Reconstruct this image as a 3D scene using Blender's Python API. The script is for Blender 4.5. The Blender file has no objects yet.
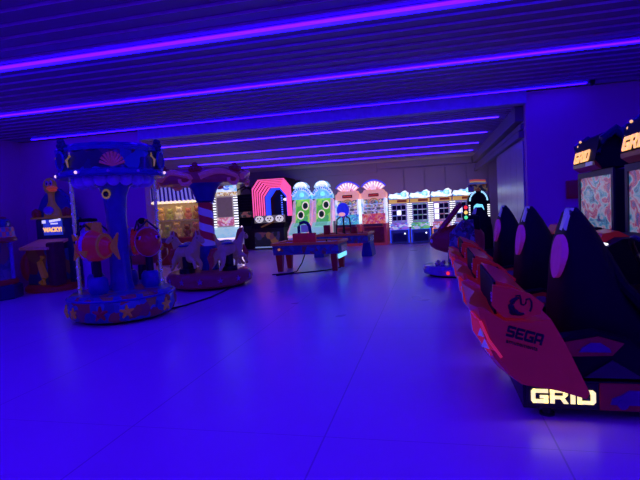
import bpy, bmesh, math, random
from mathutils import Matrix, Vector
random.seed(7)
PI = math.pi
SC = bpy.context.scene
COL = SC.collection

# ---------------------------------------------------------------- materials
def nodes(name):
    m = bpy.data.materials.new(name); m.use_nodes = True
    nt = m.node_tree
    return m, nt, nt.nodes['Principled BSDF']

def M(name, c, rough=.5, metal=0., emit=0., ecol=None, coat=0., spec=.5, var=.12, vscale=9.):
    m, nt, b = nodes(name)
    b.inputs['Roughness'].default_value = rough
    b.inputs['Metallic'].default_value = metal
    b.inputs['Specular IOR Level'].default_value = spec
    b.inputs['Coat Weight'].default_value = coat
    tc = nt.nodes.new('ShaderNodeTexCoord'); nz = nt.nodes.new('ShaderNodeTexNoise')
    nz.inputs['Scale'].default_value = vscale
    nt.links.new(tc.outputs['Object'], nz.inputs['Vector'])
    cr = nt.nodes.new('ShaderNodeValToRGB')
    cr.color_ramp.elements[0].position = .3; cr.color_ramp.elements[1].position = .7
    cr.color_ramp.elements[0].color = [v*(1-var) for v in c] + [1]
    cr.color_ramp.elements[1].color = [min(1, v*(1+var)) for v in c] + [1]
    nt.links.new(nz.outputs['Fac'], cr.inputs['Fac'])
    nt.links.new(cr.outputs['Color'], b.inputs['Base Color'])
    if emit:  # low emit on paint, plush or metal stands in for missing light
        b.inputs['Emission Color'].default_value = list(ecol or c) + [1]
        b.inputs['Emission Strength'].default_value = emit
    return m

def Mcells(name, cols, scale=8., emit=0., rough=.4, base=1., stretch=(1, 1, 1), kind='VORONOI', coord='Object', coat=0.):
    """patchwork of colours (printed artwork, game pictures, glowing playfields)"""
    m, nt, b = nodes(name)
    tc = nt.nodes.new('ShaderNodeTexCoord'); mp = nt.nodes.new('ShaderNodeMapping')
    mp.inputs['Scale'].default_value = stretch
    nt.links.new(tc.outputs[coord], mp.inputs['Vector'])
    nz = nt.nodes.new('ShaderNodeTexNoise'); nz.inputs['Scale'].default_value = scale*.6
    nt.links.new(mp.outputs[0], nz.inputs['Vector'])
    mx = nt.nodes.new('ShaderNodeVectorMath'); mx.operation = 'MULTIPLY_ADD'
    mx.inputs[1].default_value = (.25, .25, .25)
    nt.links.new(nz.outputs['Color'], mx.inputs[0]); nt.links.new(mp.outputs[0], mx.inputs[2])
    if kind == 'VORONOI':
        t = nt.nodes.new('ShaderNodeTexVoronoi'); t.inputs['Scale'].default_value = scale
        nt.links.new(mx.outputs[0], t.inputs['Vector'])
        sep = nt.nodes.new('ShaderNodeSeparateColor'); nt.links.new(t.outputs['Color'], sep.inputs[0])
        fac = sep.outputs[0]
    else:
        t = nt.nodes.new('ShaderNodeTexNoise'); t.inputs['Scale'].default_value = scale
        t.inputs['Detail'].default_value = 4; t.inputs['Distortion'].default_value = 1.2
        nt.links.new(mp.outputs[0], t.inputs['Vector'])
        mr = nt.nodes.new('ShaderNodeMapRange'); mr.inputs[1].default_value = .3; mr.inputs[2].default_value = .7
        nt.links.new(t.outputs['Fac'], mr.inputs[0]); fac = mr.outputs[0]
    cr = nt.nodes.new('ShaderNodeValToRGB'); cr.color_ramp.interpolation = 'CONSTANT' if kind == 'VORONOI' else 'LINEAR'
    el = cr.color_ramp.elements
    while len(el) < len(cols): el.new(.5)
    for i, c in enumerate(cols):
        el[i].position = i/len(cols) if kind == 'VORONOI' else i/(len(cols)-1)
        el[i].color = list(c) + [1]
    nt.links.new(fac, cr.inputs['Fac'])
    bs = nt.nodes.new('ShaderNodeMix'); bs.data_type = 'RGBA'; bs.inputs['Factor'].default_value = base
    bs.inputs['A'].default_value = (.02, .02, .02, 1)
    nt.links.new(cr.outputs['Color'], bs.inputs['B'])
    nt.links.new(bs.outputs['Result'], b.inputs['Base Color'])
    b.inputs['Roughness'].default_value = rough; b.inputs['Coat Weight'].default_value = coat
    if emit:  # low emit on printed art is light put into the colour
        nt.links.new(cr.outputs['Color'], b.inputs['Emission Color'])
        b.inputs['Emission Strength'].default_value = emit
    return m

def Mstripe(name, c1, c2, direction, freq, duty=.5, emit=0., rough=.4, emit2=None, phase=0.):
    """hard stripes; emit2: a different glow for the second colour"""
    m, nt, b = nodes(name)
    tc = nt.nodes.new('ShaderNodeTexCoord')
    d = nt.nodes.new('ShaderNodeVectorMath'); d.operation = 'DOT_PRODUCT'; d.inputs[1].default_value = direction
    nt.links.new(tc.outputs['Object'], d.inputs[0])
    a = nt.nodes.new('ShaderNodeMath'); a.operation = 'MULTIPLY_ADD'; a.inputs[1].default_value = freq; a.inputs[2].default_value = 100+phase
    nt.links.new(d.outputs['Value'], a.inputs[0])
    f = nt.nodes.new('ShaderNodeMath'); f.operation = 'FRACT'; nt.links.new(a.outputs[0], f.inputs[0])
    g = nt.nodes.new('ShaderNodeMath'); g.operation = 'GREATER_THAN'; g.inputs[1].default_value = duty
    nt.links.new(f.outputs[0], g.inputs[0])
    mx = nt.nodes.new('ShaderNodeMix'); mx.data_type = 'RGBA'
    mx.inputs['A'].default_value = list(c1)+[1]; mx.inputs['B'].default_value = list(c2)+[1]
    nt.links.new(g.outputs[0], mx.inputs['Factor'])
    nt.links.new(mx.outputs['Result'], b.inputs['Base Color'])
    b.inputs['Roughness'].default_value = rough
    if emit or emit2:
        nt.links.new(mx.outputs['Result'], b.inputs['Emission Color'])
        e = nt.nodes.new('ShaderNodeMath'); e.operation = 'MULTIPLY_ADD'
        e.inputs[1].default_value = (emit if emit2 is None else emit2) - emit; e.inputs[2].default_value = emit
        nt.links.new(g.outputs[0], e.inputs[0]); nt.links.new(e.outputs[0], b.inputs['Emission Strength'])
    return m

def Mchecker(name, c1, c2, scale, rough=.4, emit=0.):
    m, nt, b = nodes(name)
    tc = nt.nodes.new('ShaderNodeTexCoord'); t = nt.nodes.new('ShaderNodeTexChecker')
    t.inputs['Scale'].default_value = scale
    t.inputs['Color1'].default_value = list(c1)+[1]; t.inputs['Color2'].default_value = list(c2)+[1]
    ad = nt.nodes.new('ShaderNodeVectorMath'); ad.inputs[1].default_value = (.0137, .0171, .0113)
    nt.links.new(tc.outputs['Object'], ad.inputs[0]); nt.links.new(ad.outputs[0], t.inputs['Vector'])
    nt.links.new(t.outputs['Color'], b.inputs['Base Color']); b.inputs['Roughness'].default_value = rough
    if emit:
        nt.links.new(t.outputs['Color'], b.inputs['Emission Color']); b.inputs['Emission Strength'].default_value = emit
    return m

def Mspiral(name, c1, c2, turns, pitch, rough=.4, emit=0.):
    """candy stripe winding round the local z axis"""
    m, nt, b = nodes(name)
    tc = nt.nodes.new('ShaderNodeTexCoord'); sp = nt.nodes.new('ShaderNodeSeparateXYZ')
    nt.links.new(tc.outputs['Object'], sp.inputs[0])
    at = nt.nodes.new('ShaderNodeMath'); at.operation = 'ARCTAN2'
    nt.links.new(sp.outputs['Y'], at.inputs[0]); nt.links.new(sp.outputs['X'], at.inputs[1])
    a = nt.nodes.new('ShaderNodeMath'); a.operation = 'MULTIPLY_ADD'; a.inputs[1].default_value = turns/(2*PI); a.inputs[2].default_value = 50
    nt.links.new(at.outputs[0], a.inputs[0])
    z = nt.nodes.new('ShaderNodeMath'); z.operation = 'MULTIPLY_ADD'; z.inputs[1].default_value = 1/pitch
    nt.links.new(sp.outputs['Z'], z.inputs[0]); nt.links.new(a.outputs[0], z.inputs[2])
    f = nt.nodes.new('ShaderNodeMath'); f.operation = 'FRACT'; nt.links.new(z.outputs[0], f.inputs[0])
    g = nt.nodes.new('ShaderNodeMath'); g.operation = 'GREATER_THAN'; g.inputs[1].default_value = .5
    nt.links.new(f.outputs[0], g.inputs[0])
    mx = nt.nodes.new('ShaderNodeMix'); mx.data_type = 'RGBA'
    mx.inputs['A'].default_value = list(c1)+[1]; mx.inputs['B'].default_value = list(c2)+[1]
    nt.links.new(g.outputs[0], mx.inputs['Factor']); nt.links.new(mx.outputs['Result'], b.inputs['Base Color'])
    b.inputs['Roughness'].default_value = rough
    if emit:
        nt.links.new(mx.outputs['Result'], b.inputs['Emission Color']); b.inputs['Emission Strength'].default_value = emit
    return m

def Mfloor():
    m, nt, b = nodes('floor_tiles')
    tc = nt.nodes.new('ShaderNodeTexCoord'); sp = nt.nodes.new('ShaderNodeSeparateXYZ')
    nt.links.new(tc.outputs['Object'], sp.inputs[0])
    def seam(sock, off, pitch, w):
        a = nt.nodes.new('ShaderNodeMath'); a.operation = 'MULTIPLY_ADD'
        a.inputs[1].default_value = 1/pitch; a.inputs[2].default_value = 100.5 - off/pitch
        nt.links.new(sock, a.inputs[0])
        f = nt.nodes.new('ShaderNodeMath'); f.operation = 'FRACT'; nt.links.new(a.outputs[0], f.inputs[0])
        s = nt.nodes.new('ShaderNodeMath'); s.operation = 'SUBTRACT'; s.inputs[1].default_value = .5; nt.links.new(f.outputs[0], s.inputs[0])
        ab = nt.nodes.new('ShaderNodeMath'); ab.operation = 'ABSOLUTE'; nt.links.new(s.outputs[0], ab.inputs[0])
        l = nt.nodes.new('ShaderNodeMath'); l.operation = 'LESS_THAN'; l.inputs[1].default_value = w/pitch; nt.links.new(ab.outputs[0], l.inputs[0])
        return l.outputs[0]
    sx = seam(sp.outputs['X'], -.75, 1.43, .0055); sy = seam(sp.outputs['Y'], 3.02, 2.86, .003)
    mxm = nt.nodes.new('ShaderNodeMath'); mxm.operation = 'MAXIMUM'; nt.links.new(sx, mxm.inputs[0]); nt.links.new(sy, mxm.inputs[1])
    nz = nt.nodes.new('ShaderNodeTexNoise'); nz.inputs['Scale'].default_value = 1.1; nt.links.new(tc.outputs['Object'], nz.inputs['Vector'])
    cr = nt.nodes.new('ShaderNodeValToRGB'); cr.color_ramp.elements[0].color = (.66, .42, .72, 1); cr.color_ramp.elements[1].color = (.78, .50, .84, 1)
    nt.links.new(nz.outputs['Fac'], cr.inputs['Fac'])
    mx = nt.nodes.new('ShaderNodeMix'); mx.data_type = 'RGBA'; mx.inputs['B'].default_value = (.12, .11, .13, 1)
    sc = nt.nodes.new('ShaderNodeMath'); sc.operation = 'MULTIPLY'; sc.inputs[1].default_value = .38; nt.links.new(mxm.outputs[0], sc.inputs[0])
    nt.links.new(sc.outputs[0], mx.inputs['Factor']); nt.links.new(cr.outputs['Color'], mx.inputs['A'])
    nt.links.new(mx.outputs['Result'], b.inputs['Base Color'])
    rr = nt.nodes.new('ShaderNodeMapRange'); rr.inputs[3].default_value = .24; rr.inputs[4].default_value = .36
    nt.links.new(nz.outputs['Fac'], rr.inputs[0]); nt.links.new(rr.outputs[0], b.inputs['Roughness'])
    b.inputs['Specular IOR Level'].default_value = .5
    return m

# ---------------------------------------------------------------- geometry
class G:
    def __init__(s): s.bm = bmesh.new(); s.mi = 0
    def _m(s, fs):
        for f in fs: f.material_index = s.mi
    def box(s, c, d, rot=None, mi=None):
        if mi is not None: s.mi = mi
        mt = Matrix.Translation(c) @ (rot.to_4x4() if rot else Matrix.Identity(4)) @ Matrix.Diagonal((*d, 1))
        r = bmesh.ops.create_cube(s.bm, size=1, matrix=mt)
        s._m({f for v in r['verts'] for f in v.link_faces}); return s
    def bx(s, x0, x1, y0, y1, z0, z1):
        return s.box(((x0+x1)/2, (y0+y1)/2, (z0+z1)/2), (abs(x1-x0), abs(y1-y0), abs(z1-z0)))
    def cyl(s, p0, p1, r0, r1=None, n=16):
        r1 = r0 if r1 is None else r1
        p0, p1 = Vector(p0), Vector(p1); d = p1-p0
        q = Vector((0, 0, 1)).rotation_difference(d).to_matrix().to_4x4()
        r = bmesh.ops.create_cone(s.bm, cap_ends=True, segments=n, radius1=max(r0, 1e-4), radius2=max(r1, 1e-4), depth=d.length,
                                  matrix=Matrix.Translation((p0+p1)/2) @ q)
        s._m({f for v in r['verts'] for f in v.link_faces}); return s
    def ball(s, c, r, rot=None, u=16, v=10):
        if not hasattr(r, '__len__'): r = (r, r, r)
        mt = Matrix.Translation(c) @ (rot.to_4x4() if rot else Matrix.Identity(4)) @ Matrix.Diagonal((*r, 1))
        q = bmesh.ops.create_uvsphere(s.bm, u_segments=u, v_segments=v, radius=1, matrix=mt)
        s._m({f for vv in q['verts'] for f in vv.link_faces}); return s
    def loft(s, rings, closed=True, cap=True):
        vs = [[s.bm.verts.new(p) for p in r] for r in rings]; n = len(rings[0]); fs = []
        for a, b in zip(vs, vs[1:]):
            for i in range(n if closed else n-1):
                j = (i+1) % n
                try: fs.append(s.bm.faces.new((a[i], a[j], b[j], b[i])))
                except ValueError: pass
        if cap and closed:
            fs.append(s.bm.faces.new(vs[0][::-1])); fs.append(s.bm.faces.new(vs[-1]))
        s._m(fs); return s
    def lathe(s, prof, c=(0, 0, 0), n=40, wob=None):
        rings = []
        for r, z in prof:
            rings.append([(c[0]+r*(1+(wob(a) if wob else 0))*math.cos(a), c[1]+r*(1+(wob(a) if wob else 0))*math.sin(a), c[2]+z)
                          for a in [2*PI*i/n for i in range(n)]])
        return s.loft(rings)
    def prism(s, poly, axis, a, b):
        f = {'x': lambda p, q: (q, p[0], p[1]), 'y': lambda p, q: (p[0], q, p[1]), 'z': lambda p, q: (p[0], p[1], q)}[axis]
        return s.loft([[f(p, a) for p in poly], [f(p, b) for p in poly]])
    def tube(s, pts, r, n=8, closed=False):
        pts = [Vector(p) for p in pts]; rings = []
        N = len(pts)
        for i, p in enumerate(pts):
            if closed: t = pts[(i+1) % N]-pts[i-1]
            else: t = pts[min(i+1, N-1)]-pts[max(i-1, 0)]
            t.normalize()
            up = Vector((0, 0, 1)) if abs(t.z) < .9 else Vector((1, 0, 0))
            u = t.cross(up).normalized(); v = u.cross(t)
            rr = r(i/(N-1)) if callable(r) else r
            rings.append([p+u*rr*math.cos(2*PI*k/n)+v*rr*math.sin(2*PI*k/n) for k in range(n)])
        if closed: return s.loft(rings+[rings[0]], cap=False)
        return s.loft(rings)
    def torus(s, c, R, r, axis='z', n=28, a0=0, a1=2*PI):
        full = abs(a1-a0) > 6.2; N = n if full else n+1; pts = []
        for i in range(N):
            a = a0+(a1-a0)*i/n; x, y = R*math.cos(a), R*math.sin(a)
            pts.append(Vector(c)+Vector({'z': (x, y, 0), 'y': (x, 0, y), 'x': (0, x, y)}[axis]))
        return s.tube(pts, r, closed=full)
    def disc(s, c, r, axis='y', t=.01, n=28, ry=None):
        """flat round plate, normal along axis; c is its centre"""
        ry = ry or r
        poly = [(r*math.cos(2*PI*i/n), ry*math.sin(2*PI*i/n)) for i in range(n)]
        off = {'x': (c[1], c[2], c[0]), 'y': (c[0], c[2], c[1]), 'z': (c[0], c[1], c[2])}[axis]
        return s.prism([(p[0]+off[0], p[1]+off[1]) for p in poly], axis, off[2]-t/2, off[2]+t/2)
    def letters(s, word, o, u, v, h, t=.01, gap=.18, wide=1.):
        o, u, v = Vector(o), Vector(u).normalized(), Vector(v).normalized(); n = u.cross(v)
        rot = Matrix((u, v, n)).transposed(); k = h/5; x = 0
        for ch in word:
            R = GLYPH[ch]
            for e in R:
                if len(e) > 4:
                    q = [o+u*(x+e[i]*k*wide)+v*(e[i+1]*k) for i in range(0, len(e), 2)]
                    s.loft([[p-n*t/2 for p in q], [p+n*t/2 for p in q]]); continue
                a, b, c, d = e
                s.box(o+u*(x+(a+c)/2*k*wide)+v*((b+d)/2*k), ((c-a)*k*wide, (d-b)*k, t), rot)
            x += (max(max(r[::2]) for r in R)+gap*5*.45)*k*wide
        return s
    def obj(s, name, mats, parent=None, smooth=40, bevel=0):
        if bevel:
            es = [e for e in s.bm.edges if len(e.link_faces) == 2 and e.calc_face_angle(0) > .5]
            bmesh.ops.bevel(s.bm, geom=es, offset=bevel, segments=2, affect='EDGES', profile=.5, clamp_overlap=True)
        bmesh.ops.recalc_face_normals(s.bm, faces=s.bm.faces)
        me = bpy.data.meshes.new(name); s.bm.to_mesh(me); s.bm.free()
        for m in (mats if isinstance(mats, (list, tuple)) else [mats]): me.materials.append(m)
        if smooth:
            for p in me.polygons: p.use_smooth = True
            me.set_sharp_from_angle(angle=math.radians(smooth))
        o = bpy.data.objects.new(name, me); COL.objects.link(o)
        if parent: o.parent = parent
        return o

GLYPH = {
 'G': [(0, .7, 0, 4.3, .8, 5, 1.4, 5, 1.4, 0, .8, 0), (.5, 0, 5.6, 1.3), (.5, 3.7, 5.6, 5), (4.2, 0, 5.6, 2.7), (2.9, 1.7, 5.6, 2.8)],
 'R': [(0, 0, 1.4, 5), (0, 3.9, 5.0, 5), (4.2, 2.9, 4.2, 5, 5.1, 5, 5.7, 4.5, 5.7, 3.0, 5.1, 2.4), (0, 1.6, 4.6, 2.7), (4.2, 2.0, 4.2, 3.2, 5.3, 2.7, 4.9, 2.2), (3.2, 1.7, 4.7, 1.9, 5.9, 0, 4.3, 0)],
 'I': [(0, 0, 1.5, 5)],
 'D': [(0, 0, 1.4, 5), (0, 0, 4.6, 1.2), (0, 3.8, 4.6, 5), (4.2, .2, 4.2, 4.8, 4.6, 5, 5.0, 5, 5.8, 4.2, 5.8, .8, 5.0, 0, 4.6, 0)],
 'S': [(.4, 3.8, 5, 5), (0, 2.4, 1.4, 4.6), (.3, 1.95, 4.7, 3.05), (3.6, .4, 5, 2.6), (0, 0, 4.6, 1.2)],
 'E': [(0, .4, 1.4, 4.6), (.4, 3.8, 5, 5), (.4, 1.95, 4.6, 3.05), (.4, 0, 5, 1.2)],
 'A': [(0, 0, 1.4, 4.6), (.4, 3.8, 4.6, 5), (3.6, 0, 5, 4.6), (.4, 1.3, 4.6, 2.4)],
}

def fnt(text, size, m, parent, name, mat, bold=.0, ext=.004):
    cu = bpy.data.curves.new(name, 'FONT'); cu.body = text; cu.size = size; cu.extrude = ext; cu.offset = bold
    cu.align_x = 'CENTER'; cu.align_y = 'CENTER'
    tmp = bpy.data.objects.new('tmp', cu); COL.objects.link(tmp)
    dg = bpy.context.evaluated_depsgraph_get(); dg.update()
    me = bpy.data.meshes.new_from_object(tmp.evaluated_get(dg)); me.name = name
    bpy.data.objects.remove(tmp); bpy.data.curves.remove(cu)
    me.transform(m); me.materials.clear(); me.materials.append(mat)
    o = bpy.data.objects.new(name, me); COL.objects.link(o); o.parent = parent
    return o

def skin(name, pts, edges, rad, mat, parent=None, sub=2, root=0):
    """one continuous body grown over a skeleton"""
    me = bpy.data.meshes.new(name); me.from_pydata(pts, edges, [])
    o = bpy.data.objects.new('tmp', me); COL.objects.link(o)
    o.modifiers.new('s', 'SKIN'); sv = me.skin_vertices[0].data
    for i, r in enumerate(rad): sv[i].radius = (r, r) if not hasattr(r, '__len__') else r
    sv[root].use_root = True
    md = o.modifiers.new('u', 'SUBSURF'); md.levels = sub; md.render_levels = sub
    dg = bpy.context.evaluated_depsgraph_get(); dg.update()
    nm = bpy.data.meshes.new_from_object(o.evaluated_get(dg)); nm.name = name
    bpy.data.objects.remove(o); bpy.data.meshes.remove(me)
    nm.materials.clear(); nm.materials.append(mat)
    for p in nm.polygons: p.use_smooth = True
    r = bpy.data.objects.new(name, nm); COL.objects.link(r)
    if parent: r.parent = parent
    return r

def thing(name, label, cat, loc=(0, 0, 0), rotz=0, group=None):
    o = bpy.data.objects.new(name, None); COL.objects.link(o); o.empty_display_size = .1
    o.location = loc; o.rotation_euler = (0, 0, rotz); o['label'] = label; o['category'] = cat
    if group: o['group'] = group
    return o
def tag(o, label, cat, group=None):
    o['label'] = label; o['category'] = cat
    if group: o['group'] = group
    return o
def struct(o): o['kind'] = 'structure'; return o
def kids(o): return [c for c in bpy.data.objects if c.parent == o]
def dup(root, loc, rotz=None, label=None):
    def cp(o, par):
        c = o.copy(); COL.objects.link(c)
        if par: c.parent = par
        for ch in kids(o): cp(ch, c)
        return c
    r = cp(root, None); r.location = loc
    if rotz is not None: r.rotation_euler = (0, 0, rotz)
    if label: r['label'] = label
    return r
def rx(a): return Matrix.Rotation(a, 3, 'X')
def ry(a): return Matrix.Rotation(a, 3, 'Y')
def rz(a): return Matrix.Rotation(a, 3, 'Z')

# ---------------------------------------------------------------- palette; low emit on paints and chrome puts light into the colour
BLACK = M('black_plastic', (.008, .008, .012), .4)
SATIN = M('satin_black', (.004, .004, .012), .6, spec=.18)
CHARC = M('charcoal_metal', (.05, .05, .06), .45, .3)
CHROME = M('chrome', (.75, .74, .72), .25, .9, emit=.025, ecol=(.8, .75, .85))  # faint grey glow added so the metal looks lit by whitish light
WHITE = M('white_plastic', (.75, .74, .78), .4)
RED = M('glossy_red_shell', (.52, .010, .024), .30, coat=.4, var=.05, emit=.05, ecol=(.9, .03, .04))  # red glow in the shell replaces light that no lamp gives
DRED = M('dark_red_panel', (.32, .012, .025), .4, coat=.1, emit=.012, ecol=(.8, .03, .03))  # slight red glow painted in, as if the panel were lit
MAROON = M('maroon_paint', (.26, .012, .035), .35, coat=.2, emit=.012, ecol=(.8, .05, .12))  # slight glow painted in for missing red light
BLUE = M('blue_paint', (.02, .06, .38), .35, coat=.3)
NAVY = M('navy_paint', (.01, .02, .12), .4, coat=.2)
ORANGE = M('orange_paint', (.5, .13, .03), .4, emit=.035, ecol=(.9, .3, .05))  # paint glows a little to look lit; no lamp
YELLOW = M('yellow_paint', (.65, .36, .06), .4, emit=.03, ecol=(.9, .42, .05))  # small yellow glow stands in for white light on the paint
PINK = M('pink_paint', (.6, .15, .32), .4, emit=.03, ecol=(.9, .2, .4))  # small pink glow put into the paint as light
PURPLE = M('purple_paint', (.12, .05, .24), .4)
GLASS = M('dark_glass', (.02, .02, .03), .06)
GOLD = M('gold_trim', (.8, .55, .15), .3, .6, emit=.12, ecol=(1, .6, .1))  # trim is no lamp; its glow imitates light on the gold
SIGN_W = M('warm_sign_light', (1, .8, .4), .5, emit=1.15, ecol=(1, .80, .34))
SIGN_O = M('amber_sign_light', (1, .6, .2), .5, emit=1.1, ecol=(1, .50, .13))
LWHITE = M('white_light', (1, 1, 1), .5, emit=1.5, ecol=(.92, .95, 1))
LCYAN = M('cyan_light', (.2, .8, 1), .5, emit=1.2, ecol=(.2, .75, 1))
LBLUE = M('blue_light', (.05, .1, 1), .5, emit=1.0, ecol=(.02, .06, 1))
LPINK = M('pink_light', (1, .2, .45), .5, emit=1.0, ecol=(.9, .10, .32))
LMAG = M('magenta_light', (1, .1, .6), .5, emit=.38, ecol=(.95, .06, .62))
LRED = M('red_light', (1, .05, .03), .5, emit=1.2, ecol=(1, .03, .03))
LAMB = M('yellow_light', (1, .7, .1), .5, emit=1.2, ecol=(1, .62, .12))
LGRN = M('green_light', (.2, 1, .4), .5, emit=1.0, ecol=(.1, .9, .3))
LPURP = M('violet_light', (.4, .1, 1), .5, emit=.8, ecol=(.4, .12, 1))
DOT = Mstripe('column_bulbs', (.015, .015, .03), (1, 1, 1), (0, 0, 1), 13, .5, 0, .4, emit2=1.3)

# ---------------------------------------------------------------- setting
YW, YB, XL, XR, ZF, ZB = 10.02, 20.6, -9.75, 1.80, 3.5, 3.28
WALL = M('violet_washed_plaster', (.88, .36, .60), .75, var=.04, vscale=.7)
WALLG = M('grey_wall_panel', (.46, .32, .58), .6, var=.05, vscale=.6)
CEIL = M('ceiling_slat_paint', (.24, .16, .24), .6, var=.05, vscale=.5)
LIP = M('lit_slat_edge', (.9, .7, .9), .5, var=.05)  # lighter colour paints in the light that catches the slat edges
def wallbox(name, x0, x1, y0, y1, z0, z1, m):
    return struct(G().bx(x0, x1, y0, y1, z0, z1).obj(name, m, smooth=0))
struct(G().bx(XL-.2, 6.2, -3.2, 22.2, -.12, 0).obj('floor', Mfloor(), smooth=0))
wallbox('wall_left', XL-.2, XL, -3, YB, 0, ZF+.3, WALL)
wallbox('wall_front_left', XL, -6.42, YW, YW+.22, 0, ZF, WALL)
wallbox('wall_front_right', XR, 6, YW, YW+.22, 0, ZF, WALL)
wallbox('wall_right', 6, 6.2, -3, YW+.22, 0, ZF+.3, WALL)
wallbox('wall_near', XL-.2, 6.2, -3.2, -3, 0, ZF+.3, WALL)
# back hall side wall: panels to 2.7 m, stepped cornice above
g = G().bx(XR, XR+.2, YW+.22, 14.2, 0, ZF)
for k in range(5):
    y0 = YW+.24+k*.79
    g.bx(XR-.03, XR, y0, y0+.77, .08, 2.62)
struct(g.obj('wall_back_right', M('pale_wall_panel', (.5, .38, .58), .28, var=.04), smooth=0))
g = G()
g.bx(XR-.10, XR, YW+.22, 20.5, 2.68, 2.80).bx(XR-.06, XR, YW+.22, 20.5, 2.84, 2.95).bx(XR-.16, XR, YW+.22, 20.5, 3.0, 3.28)
struct(g.obj('trim_1', CEIL, smooth=0))
wallbox('wall_niche_right', 2.6, 2.8, 14.2, 20.6, 0, ZF, WALLG)
g = G().bx(XL, 2.8, YB, YB+.2, 0, ZF+.2)
x = -1.9
while x < 2.4:
    g.bx(x, x+.78, YB-.06, YB, .1, 3.0); x += .83
struct(g.obj('wall_back', WALLG, smooth=0))
struct(G().bx(-9.4, -2.2, YB-.16, YB, 2.9, 3.28).bx(-2.2, 1.6, YB-.08, YB, 3.05, 3.28).obj('trim_2', WALLG, smooth=0))
# cream slatted shutter standing out behind the ticket alley
g = G()
for k in range(8): g.bx(-9.45+k*.125, -9.45+k*.125+.095, 20.44, 20.52, .1, 2.75)
struct(g.bx(-9.5, -8.4, 20.5, 20.58, .05, 2.85).obj('door_1', M('cream_shutter', (.8, .72, .55), .5, emit=.16, ecol=(.9, .75, .5)), smooth=0))  # cream glow put into the shutter as light; it is no lamp

def slat_ceiling(name, x0, x1, y0, y1, z, skip, pitch=.275):
    g = G(); y = y0
    g.bx(x0, x1, y0, y1, z+.07, z+.12)
    n = int(round((y1-y0)/pitch)); p = (y1-y0)/n
    for k in range(n):
        a, b = y0+k*p, y0+(k+1)*p-.028
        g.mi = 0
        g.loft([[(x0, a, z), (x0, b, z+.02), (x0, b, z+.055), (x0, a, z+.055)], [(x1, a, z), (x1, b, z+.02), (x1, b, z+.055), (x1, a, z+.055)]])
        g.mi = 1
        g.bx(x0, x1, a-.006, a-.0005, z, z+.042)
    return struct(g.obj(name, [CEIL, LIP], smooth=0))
BACK = [11.1, 13.35, 15.6, 17.8]
slat_ceiling('ceiling', XL, 6, -3, 9.72, ZF, [-1.4, .78, 2.98, 5.19, 7.35])
slat_ceiling('ceiling_back', XL, 1.80, YW+.12, YB, ZB, BACK, .25)
struct(G().bx(XL, 6, 9.72, YW, ZF+.02, ZF+.12).bx(-6.42, XR, 9.9, YW+.14, ZB-.0, ZF+.02).obj('trim_3', M('bulkhead_paint', (.5, .49, .53), .6), smooth=0))

LEDV = M('violet_led', (.3, .05, 1), .5, emit=14, ecol=(.022, .0006, 1))
LEDM = M('magenta_led', (.5, .05, 1), .5, emit=13, ecol=(.075, .0005, 1))  # redder tint for out-of-view strips, chosen to add red to floor and walls
LEDB = M('blue_led', (.1, .05, 1), .5, emit=15, ecol=(.004, .0006, 1))
LEDD = M('dim_violet_led', (.3, .05, 1), .5, emit=13, ecol=(.028, .004, 1))
def strip(y, z, x0, x1, label, a=LEDV, b=LEDB, w=.05):
    t = thing('led_strip_light', label, 'ceiling light', ((x0+x1)/2, y, z-.002), 0, 'violet LED strips across the ceiling')
    h = (x1-x0)/2
    G().bx(-h, h, -w*.7, w*.7, -.022, .0).obj('channel', WHITE, t, 0)
    G().bx(-h, h, -w, -.006, -.03, -.022).obj('diffuser', a, t, 0)
    G().bx(-h, h, .006, w, -.03, -.022).obj('diffuser', b, t, 0)
    return t
strip(5.19, ZF, XL+.1, 5.8, 'brightest violet LED strip, nearest across the slatted ceiling', w=.085)
strip(7.35, ZF, XL+.1, 5.8, 'long violet LED strip, second nearest across the slatted ceiling', w=.062)
strip(2.98, ZF, XL+.1, 5.8, 'unseen redder-tinted LED strip of the slatted ceiling over the near floor', LEDM, LEDV, w=.085)
strip(.78, ZF, XL+.1, 5.8, 'unseen redder-tinted LED strip of the slatted ceiling just above the viewer', LEDM, LEDV, w=.085)
strip(-1.4, ZF, XL+.1, 5.8, 'unseen redder-tinted LED strip of the slatted ceiling behind the viewer', LEDM, LEDV, w=.085)
strip(9.62, ZF, -9.0, 2.75, 'blue LED strip along the step where the slatted ceiling ends', LEDB, LEDV, w=.03)
for y, l in zip(BACK, ('first', 'second', 'third', 'fourth')):
    strip(y, ZB, -8.6, 1.45, 'dim violet LED strip, %s one beyond the ceiling step' % l, LEDD, LEDD, w=.03)
# little black end cap at the right end of the step light
t = thing('ceiling_sensor', 'small black ceiling sensor at the right end of the blue LED strip', 'sensor', (2.84, 9.62, ZF))
G().cyl((0, 0, -.03), (0, 0, .02), .05).obj('mount', BLACK, t)
G().ball((0, 0, -.045), .042).obj('dome', GLASS, t)
# dark red box on the violet wall
t = thing('wall_box', 'dark red box mounted on the violet wall left of the screens', 'box', (2.62, YW, 1.62))
G().bx(-.15, .15, -.1, 0, -.18, .16).obj('housing', DRED, t, bevel=.012)
G().bx(-.12, .12, -.11, -.1, -.12, .1).obj('cover', MAROON, t)

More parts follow.
